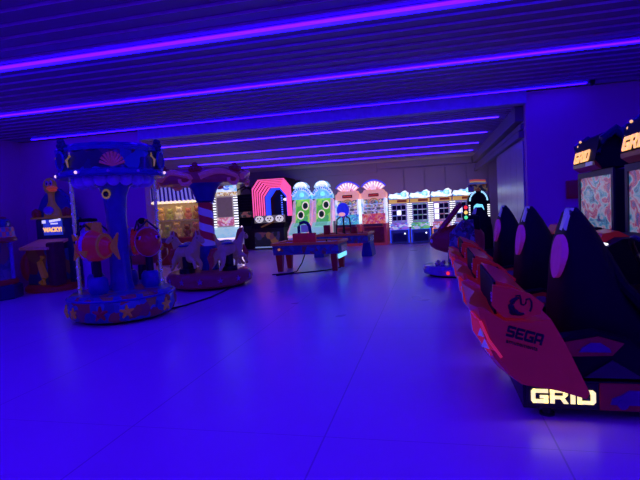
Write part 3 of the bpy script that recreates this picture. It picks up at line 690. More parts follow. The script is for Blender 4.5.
TOPW = Mcells('icy_topper', [(.75, .85, 1), (.9, .95, 1), (.2, .5, .9), (.95, .95, 1), (.5, .75, 1)], 9, 1.1)
def drop_game(x, y, glow, lit, label, edge=LBLUE):
    t = thing('drop_game', label, 'arcade machine', (x, y, 0), 0, 'narrow ticket games with icy white toppers')
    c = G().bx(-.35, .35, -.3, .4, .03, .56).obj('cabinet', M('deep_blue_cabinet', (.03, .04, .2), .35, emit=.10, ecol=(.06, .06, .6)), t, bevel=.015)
    G().bx(-.26, .26, -.312, -.3, .1, .42).obj('ticket_door', NAVY, c, bevel=.01)
    G().disc((.2, -.32, .4), .03, 'y', .02).obj('coin_button', LWHITE, c)
    k = G()
    for s in (-1, 1): k.bx(s*.345-.016, s*.345+.016, -.325, -.3, .05, .56)
    k.bx(-.36, .36, -.325, -.3, .545, .575).obj('neon_edge', edge, c, 0)
    G().prism([(-.42, .56), (-.42, .62), (-.12, .80), (.35, .80), (.35, .56)], 'x', -.34, .34).obj('control_deck', glow, t, 0)
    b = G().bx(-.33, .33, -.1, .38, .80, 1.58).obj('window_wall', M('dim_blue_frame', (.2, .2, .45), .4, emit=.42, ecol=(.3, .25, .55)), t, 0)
    i = 0
    for r in range(3):
        for q in range(3):
            on = (r, q) in lit
            G().bx(-.255+q*.175, -.105+q*.175, -.115, -.1, .90+r*.205, 1.065+r*.205).obj('window', LWHITE if on else M('dark_window', (.01, .01, .03), .2), b, 0)
    k = G()
    for r in range(4): k.bx(-.28, .28, -.135, -.1, .865+r*.205, .885+r*.205)
    k.obj('shelf_light', glow, b, 0)
    for s in (-1, 1): G().bx(s*.345-.045, s*.345+.045, -.14, -.05, .62, 1.58).obj('bulb_column', DOT, t, 0)
    h = G().bx(-.36, .36, -.16, .36, 1.56, 1.70).obj('header', M('gold_header', (.8, .5, .12), .4, emit=.55, ecol=(.85, .48, .10)), t, 0)
    G().bx(-.06, .3, -.175, -.16, 1.59, 1.68).obj('display', M('brown_display', (.2, .03, .01), .4, emit=.2, ecol=(.6, .08, .02)), h, 0)
    top = G().prism([(-.36, 1.73), (-.385, 1.82), (-.33, 1.93), (-.2, 1.90), (-.08, 1.96), (.06, 1.93), (.16, 2.0), (.27, 2.03), (.33, 1.97), (.385, 1.94), (.36, 1.84), (.39, 1.75), (.2, 1.71), (0, 1.73)], 'y', -.12, .05).obj('topper', TOPW, t, 0)
    k = G()
    for j, w in enumerate((.07, .06, .075, .06, .07)): k.box((-.29+j*.085, -.13, 1.83+.012*(j % 2)), (w, .02, .075), ry(-.15))
    k.obj('topper_blocks', M('white_blocks', (1, 1, 1), .4, emit=1.2), top, 0)
    G().torus((.2, -.13, 1.88), .07, .018, 'y', 14, .4, PI*1.6).obj('topper_curl', LCYAN, top)
    return t
def glowmat(n, a, b): return Mcells(n, [a, b, tuple(.6*v for v in a), (.6, .6, .8)], 10, .55)
xs = (-1.24, -.45, .34, 1.13)
drop_game(xs[0], 18.95, glowmat('violet_deck', (.4, .15, .75), (.1, .3, .8)), {(1, 1)}, 'first icy-topped ticket game, next to the red fan game, violet deck')
drop_game(xs[1], 18.95, glowmat('green_deck', (.2, .65, .2), (.1, .5, .5)), set(), 'second icy-topped ticket game with green glowing deck', LBLUE)
drop_game(xs[2], 18.80, glowmat('red_deck', (.75, .2, .3), (.6, .3, .6)), {(0, 0), (1, 0), (2, 0)}, 'third icy-topped ticket game with a lit left column of windows', M('orange_neon', (1, .4, .2), .4, emit=.7, ecol=(.9, .35, .15)))
drop_game(xs[3], 18.65, glowmat('rose_deck', (.6, .2, .6), (.2, .3, .8)), {(1, 0), (1, 1)}, 'last icy-topped ticket game, partly behind the traffic light', LPURP)

# pink tunnel arch game
def tunnel_game():
    t = thing('tunnel_game', 'black strike game with glowing pink octagonal tunnel above three round faces', 'arcade machine', (-6.39, 18.98, 0))
    def oc(w, z1, c=.36): return [(-w, 1.3), (-w, z1-c), (-w+c*.78, z1), (w-c*.78, z1), (w, z1-c), (w, 1.3)]
    def rib(y, w, z1, th, m, n, dy=.035):
        o, i = oc(w, z1), oc(w-th, z1-th)
        g = G()
        for a in range(5):
            q = [o[a], o[a+1], i[a+1], i[a]]
            g.prism(q, 'y', y, y+dy)
        return g.obj(n, m, t, 0)
    for k in range(6): rib(k*.10, .84-.06*k, 2.84-.06*k, .045, LPINK, 'pink_rib', .04)
    for k in range(3): rib(.66+k*.16, .50, 2.50, .07, LBLUE, 'blue_rib', .14)
    o, i = oc(.87, 2.87), oc(.85, 2.85); g = G()
    for a in range(5): g.prism([o[a], o[a+1], i[a+1], i[a]], 'y', .02, 1.50)
    g.obj('tunnel_shell', M('plum_shell', (.03, .004, .012), .6), t, 0)
    G().bx(-.85, .85, 1.52, 1.55, .1, 2.8).obj('back_board', BLACK, t, 0)
    G().bx(.02, .07, 1.2, 1.26, 1.3, 2.2).obj('bulb_line', Mstripe('blue_dots', (.01, .01, .03), (.1, .2, 1), (0, 0, 1), 10, .5, 0, .4, emit2=1.0), t, 0)
    G().ball((.30, 1.0, 2.0), (.12, .03, .06)).obj('lit_oval', M('cream_oval', (.95, .85, .7), .4, emit=1), t)
    c = G().bx(-.84, .64, -.6, 1.5, .06, .85).obj('cabinet', BLACK, t, bevel=.02)
    G().bx(-.6, .45, -.615, -.6, .15, .7).obj('front_art', Mcells('dim_art', [(.02, .02, .05), (.2, .06, .1), (.05, .04, .15), (.35, .14, .06), (.02, .02, .04)], 5, .22), c, 0)
    G().bx(-.6, .45, -.62, -.6, .07, .12).obj('kick_light', M('cool_kick_light', (.5, .6, .9), .4, emit=.35, ecol=(.4, .55, .9)), c, 0)
    G().prism([(-.6, .85), (-.4, 1.06), (.1, 1.06), (.1, .85)], 'x', -.74, .64).obj('deck', SATIN, t, 0)
    f = G().bx(-.74, .56, -.16, -.1, 1.06, 1.36).obj('face_panel', M('dark_face_panel', (.15, .13, .16), .4, emit=.15, ecol=(.6, .5, .6)), t, 0)
    for q in (-.52, -.09, .34):
        d = G().disc((q, -.17, 1.21), .17, 'y', .02, 20, .135).obj('round_face', M('white_face', (.9, .85, .88), .4, emit=.75, ecol=(.85, .78, .82)), f)
        e = G()
        for s in (-1, 1): e.disc((q+s*.06, -.185, 1.24), .035, 'y', .012, 12)
        e.disc((q, -.185, 1.15), .05, 'y', .012, 12, .022).obj('face_mark', BLACK, d)
    G().cyl((-.30, -.64, .90), (.26, -.42, 1.14), .03).obj('mallet', YELLOW, t)
    return t
tunnel_game()

# dark cabinets left of the tunnel
def dark_cabinet(x, y, label, w=.8):
    t = thing('dark_cabinet', label, 'arcade machine', (x, y, 0), 0)
    G().bx(-w/2, w/2, -.7, .5, 0, .95).obj('cabinet', BLACK, t, bevel=.02)
    G().prism([(-.7, .95), (-.35, 1.3), (.5, 1.3), (.5, .95)], 'x', -w/2, w/2).obj('hood', SATIN, t, 0)
    a = G().bx(-w*.42, w*.42, -.02, .0, 1.32, 1.56).obj('picture_strip', Mcells('dim_pictures', [(.02, .02, .03), (.35, .1, .12), (.1, .06, .1), (.3, .2, .2), (.03, .03, .05)], 9, .35), t, 0)
    G().bx(-w/2, w/2, 0, .5, 1.3, 2.3).obj('back_box', M('dull_black', (.02, .018, .02), .7), t, bevel=.02)
    G().tube([(-w/2, -.2, 1.3), (-w/2, -.2, 2.2), (-w*.35, -.2, 2.5), (0, -.2, 2.62), (w*.35, -.2, 2.5), (w/2, -.2, 2.2), (w/2, -.2, 1.3)], .03).tube([(-w/2, .3, 1.3), (-w/2, .3, 2.2), (-w*.35, .3, 2.5), (0, .3, 2.62), (w*.35, .3, 2.5), (w/2, .3, 2.2), (w/2, .3, 1.3)], .03).obj('overhead_frame', CHARC, t)
    k = G()
    for i in range(5): k.bx(-w*.36, w*.36, -.03, 0, 1.68+i*.12, 1.70+i*.12)
    k.obj('speaker_bars', CHARC, t, 0)
    return t
dark_cabinet(-7.75, 19.6, 'unlit black arcade cabinet with arched frame, left of the pink tunnel')
dark_cabinet(-8.75, 19.2, 'unlit black arcade cabinet behind the lit alley game', .75)

# ---------------------------------------------------------------- alley game with neon lane
def alley_game():
    t = thing('alley_game', 'lit ball alley game with bulb columns and white neon-edged lane behind red carousel', 'arcade machine', (-5.98, 13.4, 0), .38)
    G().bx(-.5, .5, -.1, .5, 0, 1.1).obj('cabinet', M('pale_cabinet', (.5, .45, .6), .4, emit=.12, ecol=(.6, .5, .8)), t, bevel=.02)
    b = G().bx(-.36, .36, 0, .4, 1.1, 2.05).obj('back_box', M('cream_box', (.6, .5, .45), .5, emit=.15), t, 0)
    G().bx(-.22, .22, -.015, 0, 1.42, 2.0).obj('target_field', M('dusk_field', (.12, .07, .1), .4, emit=.22, ecol=(.35, .2, .25)), b, 0)
    G().bx(-.24, .24, -.02, 0, 1.16, 1.40).obj('lower_field', Mcells('rose_field', [(.7, .2, .25), (.85, .55, .5), (.5, .1, .2), (.75, .4, .6)], 12, .6), b, 0)
    for s in (-1, 1): G().bx(s*.32-.06, s*.32+.06, -.05, .03, 1.12, 2.05).obj('bulb_column', DOT, t, 0)
    G().bx(-.38, .38, -.06, .4, 2.05, 2.16).obj('letter_strip', Mcells('gold_letters', [(.9, .6, .2), (.3, .15, .1), (.95, .75, .4), (.9, .85, .7)], 22, .75), t, 0)
    top = G().prism([(-.42, 2.16), (-.36, 2.42), (-.2, 2.58), (.26, 2.58), (.36, 2.5), (.38, 2.16)], 'y', 0, .35).obj('topper', Mcells('icy_header', [(.3, .7, .85), (.85, .95, 1), (.5, .75, .95), (.7, .85, 1)], 6, .7), t, 0)
    G().torus((.08, -.02, 2.36), .13, .03, 'y', 18, .5, PI*1.7).torus((.1, -.02, 2.36), .06, .022, 'y').obj('swirl', M('royal_swirl', (.15, .25, .8), .4, emit=.6, ecol=(.12, .25, .85)), top)
    # lane toward the viewer
    G().prism([(-1.95, .05), (-1.95, .86), (-.1, 1.1), (-.1, .05)], 'x', -.46, .46).obj('lane_body', M('lavender_lane', (.65, .6, .8), .35, emit=.22, ecol=(.6, .5, .95)), t, 25, bevel=.015)
    G().loft([[(-.36, -1.93, .87), (.36, -1.93, .87), (.36, -.12, 1.105), (-.36, -.12, 1.105)], [(-.36, -1.93, .885), (.36, -1.93, .885), (.36, -.12, 1.12), (-.36, -.12, 1.12)]]).obj('lane', Mcells('mint_lane', [(.25, .7, .6), (.5, .85, .8), (.15, .45, .6)], 4, .55, kind='NOISE'), t, 0)
    G().tube([(.46, -.12, 1.12), (.46, -1.85, .89), (.46, -1.96, .84), (.46, -1.97, .1)], .022).tube([(-.46, -.12, 1.12), (-.46, -1.85, .89), (-.46, -1.96, .84), (-.46, -1.97, .1)], .022).tube([(-.46, -1.96, .87), (.46, -1.96, .87)], .02).obj('neon_edge', M('white_pink_neon', (1, .8, .95), .4, emit=1.2, ecol=(1, .72, .9)), t)
    return t
alley_game()

# ---------------------------------------------------------------- prize machine with striped awning, plush inside
def prize_machine():
    t = thing('prize_machine', 'tall prize machine with violet striped awning, plush toys behind its glass', 'claw machine', (-8.05, 14.3, 0), .25)
    G().bx(-.85, .85, -.5, .5, 0, .85).obj('cabinet', MAROON, t, bevel=.02)
    G().bx(-.5, .1, -.75, -.5, .72, .86).obj('control_shelf', PURPLE, t, bevel=.02)
    for sx in (-1, 1):
        for sy in (-1, 1): G().bx(sx*.83-.03, sx*.83+.03, sy*.47-.03, sy*.47+.03, .85, 2.0).obj('corner_post', CHROME, t, 0)
    G().bx(-.83, .83, .44, .48, .85, 2.0).obj('back_panel', M('warm_back_panel', (.5, .38, .2), .6, emit=.04, ecol=(.9, .6, .25)), t, 0)  # warm glow in the panel imitates light from the tube
    G().loft([[(-.95, -.62, 2.0), (.95, -.62, 2.0), (.95, .5, 2.0), (-.95, .5, 2.0)], [(-.72, -.2, 2.46), (.72, -.2, 2.46), (.72, .5, 2.46), (-.72, .5, 2.46)]]).obj('awning', Mstripe('awning_stripes', (.06, .03, .30), (.40, .32, .85), (1, 0, .30), 8, .5, .06, .5, emit2=.36), t, 0)
    k = G()
    for i in range(15): k.ball((-.93+i*.133, -.63, 1.965), (.05, .03, .05), u=8, v=6)
    k.obj('awning_bulbs', M('cream_bulbs', (1, .85, .6), .4, emit=1.0, ecol=(1, .8, .62)), t)
    G().bx(-.8, .8, -.3, .3, 1.955, 1.985).obj('inside_light', M('warm_tube', (1, .8, .5), .4, emit=1.7, ecol=(1, .70, .33)), t, 0)
    gl = bpy.data.materials.new('clear_glass'); gl.use_nodes = True
    n = gl.node_tree; n.nodes.remove(n.nodes['Principled BSDF'])
    a, b, mx = n.nodes.new('ShaderNodeBsdfTransparent'), n.nodes.new('ShaderNodeBsdfGlossy'), n.nodes.new('ShaderNodeMixShader')
    b.inputs['Roughness'].default_value = .03; mx.inputs[0].default_value = .06
    n.links.new(a.outputs[0], mx.inputs[1]); n.links.new(b.outputs[0], mx.inputs[2]); n.links.new(mx.outputs[0], n.nodes['Material Output'].inputs[0])
    G().bx(-.80, .80, -.485, -.475, .86, 1.99).obj('front_glass', gl, t, 0)
    return t
PM = prize_machine()
pm = Matrix.Translation((-8.05, 14.3, 0)) @ Matrix.Rotation(.25, 4, 'Z')
PLC = [M('tan_plush', (.7, .42, .15), .9, emit=.06, ecol=(.9, .5, .15)), M('cream_plush', (.8, .7, .5), .9, emit=.06, ecol=(.9, .7, .4)), M('brown_plush', (.35, .15, .06), .9), M('olive_plush', (.45, .45, .15), .9, emit=.04), M('rose_plush', (.6, .2, .15), .9, emit=.03)]  # glow in the plush makes the toys look brighter lit
PLN = ['tan', 'cream', 'brown', 'olive', 'rose']
EYE = BLACK
def plush(i, x, y, z, s, where):
    m = PLC[i]
    p = pm @ Vector((x, y, z)); s *= random.uniform(.72, .98)
    t = thing('plush_toy', '%s plush toy %s' % (PLN[i], where), 'plush toy', p, .25, 'plush toys in the prize machine')
    G().ball((0, 0, .13*s), (.11*s, .09*s, .13*s)).obj('body', m, t)
    h = G().ball((0, -.01, .33*s), (.10*s, .09*s, .09*s)).obj('head', m, t)
    for q in (-1, 1):
        G().ball((q*.08*s, 0, .41*s), (.035*s, .025*s, .04*s), u=8, v=6).obj('ear', m, h)
        G().ball((q*.11*s, -.03*s, .19*s), (.035*s, .035*s, .08*s), u=8, v=6).obj('arm', m, t)
        G().ball((q*.07*s, -.08*s, .035*s), (.045*s, .07*s, .035*s), u=8, v=6).obj('leg', m, t)
    e = G()
    for q in (-1, 1): e.ball((q*.035*s, -.093*s, .35*s), .012*s, u=6, v=4)
    e.obj('eye', EYE, h)
WH = ('left end of the prize machine', 'second along in the prize machine', 'third along in the prize machine', 'fourth along in the prize machine', 'right end of the prize machine')
for k in range(5):
    plush((k*2+1) % 5, -.62+k*.31, -.15+.06*(k % 2),   .85, 1.25, 'on the floor at the '+WH[k] if k in (0, 4) else 'on the floor, '+WH[k])
G_sh = G().bx(-.80, .80, .1, .42, 1.38, 1.40).obj('inner_shelf', CHROME, PM, 0)
for k in range(5):
    plush((k*3) % 5, -.60+k*.30, .24, 1.40, 1.2, 'on the inner shelf at the '+WH[k] if k in (0, 4) else 'on the inner shelf, '+WH[k])

# ---------------------------------------------------------------- air hockey tables
def hockey(loc, rot, label, style):
    t = thing('air_hockey_table', label, 'air hockey table', loc, rot, 'air hockey tables in mid floor')
    L, W = .83, .52
    art = Mcells('hockey_art', [(.04, .06, .35), (.06, .10, .5), (.12, .05, .3), (.05, .05, .3), (.25, .08, .10), (.03, .05, .28), (.05, .08, .4)], 9, .02)
    G().prism([(-W, .66), (-W+.06, .42), (W-.06, .42), (W, .66)], 'x', -L, L).obj('table_body', art, t, bevel=.015)
    r = G()
    r.bx(-L-.03, L+.03, -W-.03, -W+.06, .655, .72).bx(-L-.03, L+.03, W-.06, W+.03, .655, .72).bx(-L-.03, -L+.06, -W+.06, W-.06, .655, .72).bx(L-.06, L+.03, -W+.06, W-.06, .655, .72)
    r.obj('rail', M('orange_red_rail', (.6, .09, .05), .35, emit=.035, ecol=(.9, .15, .05)), t, bevel=.01)  # faint orange glow painted into the rail as light
    G().bx(-L+.06, L-.06, -W+.06, W-.06, .63, .675).obj('playing_surface', M('pale_blue_surface', (.45, .6, .9), .25), t, 0)
    for sx in (-1, 1):
        for sy in (-1, 1):
            if style == 'legs':
                G().loft([[(sx*(.70+d[0]*a), sy*(.36)+d[1]*a, z) for d in ((-1, -1), (1, -1), (1, 1), (-1, 1))] for a, z in ((.055, 0), (.085, .43))]).obj('leg', DRED, t, 0)
        G().bx(sx*(L+.035)-.008, sx*(L+.035)+.008, -.3, .3, .45, .60).obj('goal_plate', CHROME, t, 0)
    if style == 'legs':
        G().bx(L-.03, L+.0, -.42, .42, .30, .40).obj('end_light', LCYAN, t, 0)
        G().disc((-.66, -W-.005+.03, .56), .03, 'y', .06).obj('coin_lamp', M('orange_lamp', (.9, .3, .1), .4, emit=.35, ecol=(.9, .3, .1)), t)
        # red score box with a dark hoop over it
        sb = G().bx(-.30, .28, -W+.02, -W+.14, .70, .94).obj('score_box', M('score_red', (.6, .03, .05), .4, emit=.05, ecol=(.9, .03, .05)), t, bevel=.02)  # faint red glow in the box colour stands for light
        G().tube([(-.14, -W+.08, .90), (-.14, -W+.08, 1.10), (-.10, -W+.08, 1.18), (0, -W+.08, 1.21), (.08, -W+.08, 1.18), (.13, -W+.08, 1.10), (.15, -W+.08, .90)], .04).obj('hoop', NAVY, sb)
        G().bx(-.08, .10, -W+.06, -W+.1, .96, 1.14).obj('score_glass', M('faint_score_glass', (.3, .3, .6), .3, emit=.12, ecol=(.4, .3, .9)), sb, 0)
        G().cyl((.45, -.1, .675), (.45, -.1, .695), .05).cyl((.45, -.1, .695), (.45, -.1, .75), .018).obj('striker', BLACK, t)
    else:
        for sx in (-1, 1): G().prism([(sx*.75-.16, 0), (sx*.75-.16, .1), (sx*.75-.1, .43), (sx*.75+.1, .43), (sx*.75+.16, .1), (sx*.75+.16, 0)], 'y', -.34, .34).obj('pedestal', BLUE, t, bevel=.01)
        for yy in (-.44, .44):
            G().tube([(-.13, yy, .70), (-.10, yy, 1.15), (-.07, yy*.3, 1.22)], .025).tube([(.13, yy, .70), (.10, yy, 1.15), (.07, yy*.3, 1.22)], .025).obj('score_post', BLACK, t)
        h = G().ball((0, 0, 1.43), (.20, .10, .23)).obj('score_head', M('blue_score_head', (.05, .08, .6), .35, emit=.55, ecol=(.02, .03, .9)), t)
        G().ball((-.02, -.085, 1.30), (.11, .04, .06)).obj('score_mouth', M('pink_score_lamp', (1, .5, .5), .4, emit=.8, ecol=(1, .42, .42)), h)
        for s in (-1, 1): G().cyl((s*.6, -.1, .675), (s*.6, -.1, .70), .05).cyl((s*.6, -.1, .70), (s*.6, -.1, .76), .018).obj('striker', DRED, t)
        G().bx(-.55, -.35, -.40, -.30, .70, 1.0).bx(.3, .5, -.40, -.32, .70, .92).obj('corner_bumper', DRED, t, bevel=.02)
    return t
hockey((-3.02, 11.80, 0), -.04, 'air hockey table on four tapered dark red legs, nearest, red score box', 'legs')
hockey((-2.70, 14.85, 0), -.05, 'air hockey table with round blue score head, behind the four-legged table', 'pedestal')
tag(G().tube([(-3.1, 11.5, .40), (-3.13, 11.3, .22), (-3.22, 11.12, .04), (-3.4, 11.0, .012), (-3.75, 10.85, .012)], .014).obj('power_cord', BLACK), 'black power cord hanging under the four-legged air hockey table', 'cord')
tag(G().tube([(-2.3, 11.9, .012), (-2.55, 11.45, .012), (-2.9, 11.2, .012), (-3.2, 11.05, .012), (-3.6, 10.7, .012)], .014).obj('floor_cable', BLACK), 'black cable curving on the floor below the four-legged air hockey table', 'cord')
tag(G().tube([(-4.35, 6.75, .012), (-4.1, 7.3, .012), (-3.98, 8.0, .012), (-4.0, 8.6, .012), (-4.05, 9.2, .012)], .016).obj('floor_cable', BLACK), 'black cable on the floor between the two carousels', 'cord')

# ---------------------------------------------------------------- ocean carousel
SEA = Mcells('sea_mural', [(.02, .04, .30), (.03, .06, .38), (.28, .05, .04), (.015, .03, .22), (.02, .05, .32), (.03, .07, .4), (.20, .03, .07), (.02, .04, .28), (.30, .13, .05)], 6.5, .03, coat=.4)
SCENE = Mcells('canopy_mural', [(.015, .02, .10), (.03, .05, .3), (.02, .02, .06), (.03, .08, .4), (.015, .02, .1), (.1, .03, .08)], 4.5, .02, coat=.4)
SKY = M('sky_blue_paint', (.03, .09, .38), .35, coat=.4)
def ocean_carousel():
    t = thing('ocean_carousel', 'blue sea-themed mini carousel with chrome poles and red fish seats', 'carousel', (-4.755, 6.60, 0), -.6)
    b = G().lathe([(.68, .04), (.75, .08), (.80, .20), (.785, .34), (.72, .42), (.2, .43)]).obj('base', SEA, t)
    G().lathe([(.60, 0), (.66, .045)]).obj('base_skirt', BLACK, b)
    G().lathe([(.785, .0), (.80, .015), (.785, .03)], (0, 0, .345)).obj('base_rim', BLUE, b)
    for a, m, s in ((-2.25, ORANGE, .11), (-1.7, YELLOW, .10), (-1.35, ORANGE, .085), (-.75, DRED, .11), (-2.75, YELLOW, .08), (-.3, ORANGE, .1), (.5, YELLOW, .1), (1.4, ORANGE, .1)):
        g = G(); R = .795
        for k in range(5):
            q = PI/2+2*PI*k/5
            u = Vector((-math.sin(a), math.cos(a), 0)); c = Vector((R*math.cos(a), R*math.sin(a), .20))
            p = c+u*s*math.cos(q)+Vector((0, 0, 1))*s*math.sin(q)
            g.cyl(c, p, s*.38, s*.12, 8)
        g.obj('starfish', m, b)
    # column
    G().lathe([(.20, .36), (.155, .55), (.14, 1.1), (.145, 1.6), (.165, 1.86), (.21, 2.0), (.36, 2.10), (.52, 2.14)], n=32, wob=lambda a: .04*math.cos(6*a)).obj('column', SKY, t)
    A = -.95
    dv = Vector((math.cos(A), math.sin(A), 0))
    pr = G(); cc = dv*.205+Vector((0, 0, 1.90)); uu = Vector((-dv.y, dv.x, 0))
    pr.tube([cc+uu*.06*math.cos(q)+Vector((0, 0, .06))*math.sin(q) for q in [2*PI*i/18 for i in range(18)]], .016, closed=True)
    po = pr.obj('porthole', GOLD, t)
    G().ball(cc, .045).obj('porthole_glass', GLASS, po)
    # canopy
    can = G().lathe([(.30, 2.15), (.74, 2.15), (.765, 2.20), (.745, 2.24), (.735, 2.50), (.70, 2.56), (.3, 2.60)]).obj('canopy', SCENE, t)
    G().lathe([(.748, 2.14), (.775, 2.165), (.775, 2.215), (.75, 2.235)]).obj('canopy_band', BLUE, can)
    G().lathe([(.70, 2.49), (.745, 2.50), (.755, 2.55), (.70, 2.60), (.60, 2.62)], n=72, wob=lambda a: .025*math.cos(18*a)).obj('scalloped_rim', SKY, can)
    g = G()
    for k in range(18): a = 2*PI*k/18; g.ball((.50*math.cos(a), .50*math.sin(a), 2.10), (.10, .10, .10), u=10, v=8)
    g.obj('cloud_trim', M('pale_cloud', (.5, .55, .95), .5), can)
    for k in range(6):
        a = 2*PI*k/6-.346
        u = Vector((-math.sin(a), math.cos(a), 0)); n = Vector((math.cos(a), math.sin(a), 0)); up = Vector((0, 0, 1))
        c = n*.745+up*2.37
        g = G()
        if k % 2 == 0:
            for q in range(9):
                w = PI*(.1+.8*q/8)
                g.cyl(c-up*.11, c-up*.11+u*.17*math.cos(w)+up*.2*math.sin(w), .008, .022, 6)
            g.obj('coral_fan', M('coral_red', (.6, .10, .2), .5, emit=.04, ecol=(.9, .1, .2)), can)  # coral glows slightly in place of light falling on it
        else:
            ov = [c+n*.01+u*.105*math.cos(w)+up*.125*math.sin(w) for w in [2*PI*i/24 for i in range(24)]]
            md = G().loft([ov, [p+n*.03 for p in ov]]).obj('medallion', NAVY, can)
            G().tube([p+n*.025 for p in ov], .018, closed=True).obj('medallion_rim', BLUE, md)
            tp = c+up*.22
            f = G()
            for q in range(6):
                w = 2*PI*q/6; f.ball(tp+u*.062*math.cos(w)+up*.062*math.sin(w), .042, u=8, v=6)
            f.ball(tp+n*.03, .035, u=8, v=6).obj('rosette', NAVY, md)
            for s in (-1, 1):
                d = G().tube([c+n*.0+u*s*.15-up*.10, c+n*.01+u*s*.14, c-n*.01+u*s*.20+up*.05, c-n*.01+u*s*.19+up*.10], lambda f: .010+.010*math.sin(PI*f)).obj('gold_scroll', GOLD, md)
    g = G()
    for k in range(12): a = 2*PI*k/12+.1; g.ball((.775*math.cos(a), .775*math.sin(a), 2.19), .022, u=8, v=6)
    g.obj('bulbs', M('dim_bulbs', (.5, .5, .8), .3), can)
    wb = M('warm_bulb', (1, .8, .8), .3, emit=1.0, ecol=(1, .62, .75))
    for a in (-1.93, -1.0, .86): G().ball((.782*math.cos(a), .782*math.sin(a), 2.19), .022, u=10, v=8).obj('lit_bulb', wb, can)
    # poles
    for a in (.6+.62, .6+.62+PI):
        x, y = .59*math.cos(a), .59*math.sin(a)
        p = G().cyl((x, y, .42), (x, y, 2.16), .026)
        for z in [.5+.16*i for i in range(11)]: p.lathe([(.024, -.025), (.036, 0), (.024, .025)], (x, y, z), 14)
        p.obj('pole', CHROME, t)
    # fish seats on pots
    def fish(a, m, kind):
        rt = Matrix.Rotation(a, 4, 'Z') @ Matrix.Translation((.43, 0, 1.13)) @ Matrix.Diagonal((1.2, 1.12, 1.2, 1)) @ Matrix.Translation((-.43, 0, -1.04))
        r0 = Matrix.Rotation(a, 4, 'Z')
        def T(g):
            g.bm.transform(rt); return g
        def T0(g):
            g.bm.transform(r0); return g
        P = Vector((.43, 0, 0))
        f = G()
        rings = []
        for yy, w, h, zc in ((-.28, .03, .04, 1.02), (-.25, .10, .11, 1.02), (-.15, .155, .18, 1.04), (0, .17, .20, 1.05), (.12, .14, .17, 1.04), (.22, .08, .10, 1.03), (.28, .04, .07, 1.03)):
            rings.append([(.43+w*math.cos(q), yy, zc+h*math.sin(q)) for q in [2*PI*i/18 for i in range(18)]])
        body = T(f.loft(rings)).obj('fish_seat', m, t, 50)
        def band(y0, y1, w, h): 
            return [[(.43+w*math.cos(q), yy, 1.045+h*math.sin(q)) for q in [2*PI*i/18 for i in range(18)]] for yy in (y0, y1)]
        T(G().loft(band(-.10, -.04, .168, .197))).obj('white_band', M('band_white', (.6, .6, .75), .4), body)
        T(G().loft(band(.155, .185, .125, .155))).obj('orange_band', ORANGE, body)
        T(G().prism([(.26, 1.03), (.42, 1.20), (.38, 1.03), (.42, .88)], 'x', .415, .445)).obj('tail_fin', ORANGE, body)
        T(G().prism([(-.06, 1.22), (.02, 1.34), (.12, 1.33), (.13, 1.18)], 'x', .41, .45)).obj('back_fin', ORANGE, body)
        for s in (-1, 1):
            e = T(G().ball((.43+s*.10, -.20, 1.10), .028, u=10, v=8)).obj('eye', WHITE, body)
            T(G().ball((.43+s*.125, -.218, 1.105), .018, u=8, v=6)).obj('pupil', BLACK, e)
            T(G().prism([(-.1, 1.0), (.02, .92), (.06, 1.0)], 'x', .43+s*.16, .43+s*.185)).obj('side_fin', ORANGE, body)
        T(G().tube([(.30, -.16, 1.2), (.43, -.17, 1.32), (.56, -.16, 1.2)], .014)).obj('handle_bar', CHARC, body)
        T0(G().cyl((.43, 0, .64), (.43, 0, 1.0), .06)).obj('seat_post', BLACK, t)
        T0(G().lathe([(.11, .42), (.145, .48), (.135, .63), (.10, .68)], (.43, 0, 0), 20)).obj('pot', BLUE, t)
    for k, m in enumerate((RED, M('brick_red_fish', (.35, .02, .03), .35, coat=.4, emit=.03, ecol=(.8, .03, .04)), RED, M('crimson_fish', (.5, .02, .08), .35, coat=.4, emit=.08, ecol=(.8, .02, .06)))):  # fish reds carry a low glow as painted-in light
        fish((-1.18, 1.2, 2.5, 3.8)[k], m, k)
    return t
ocean_carousel()

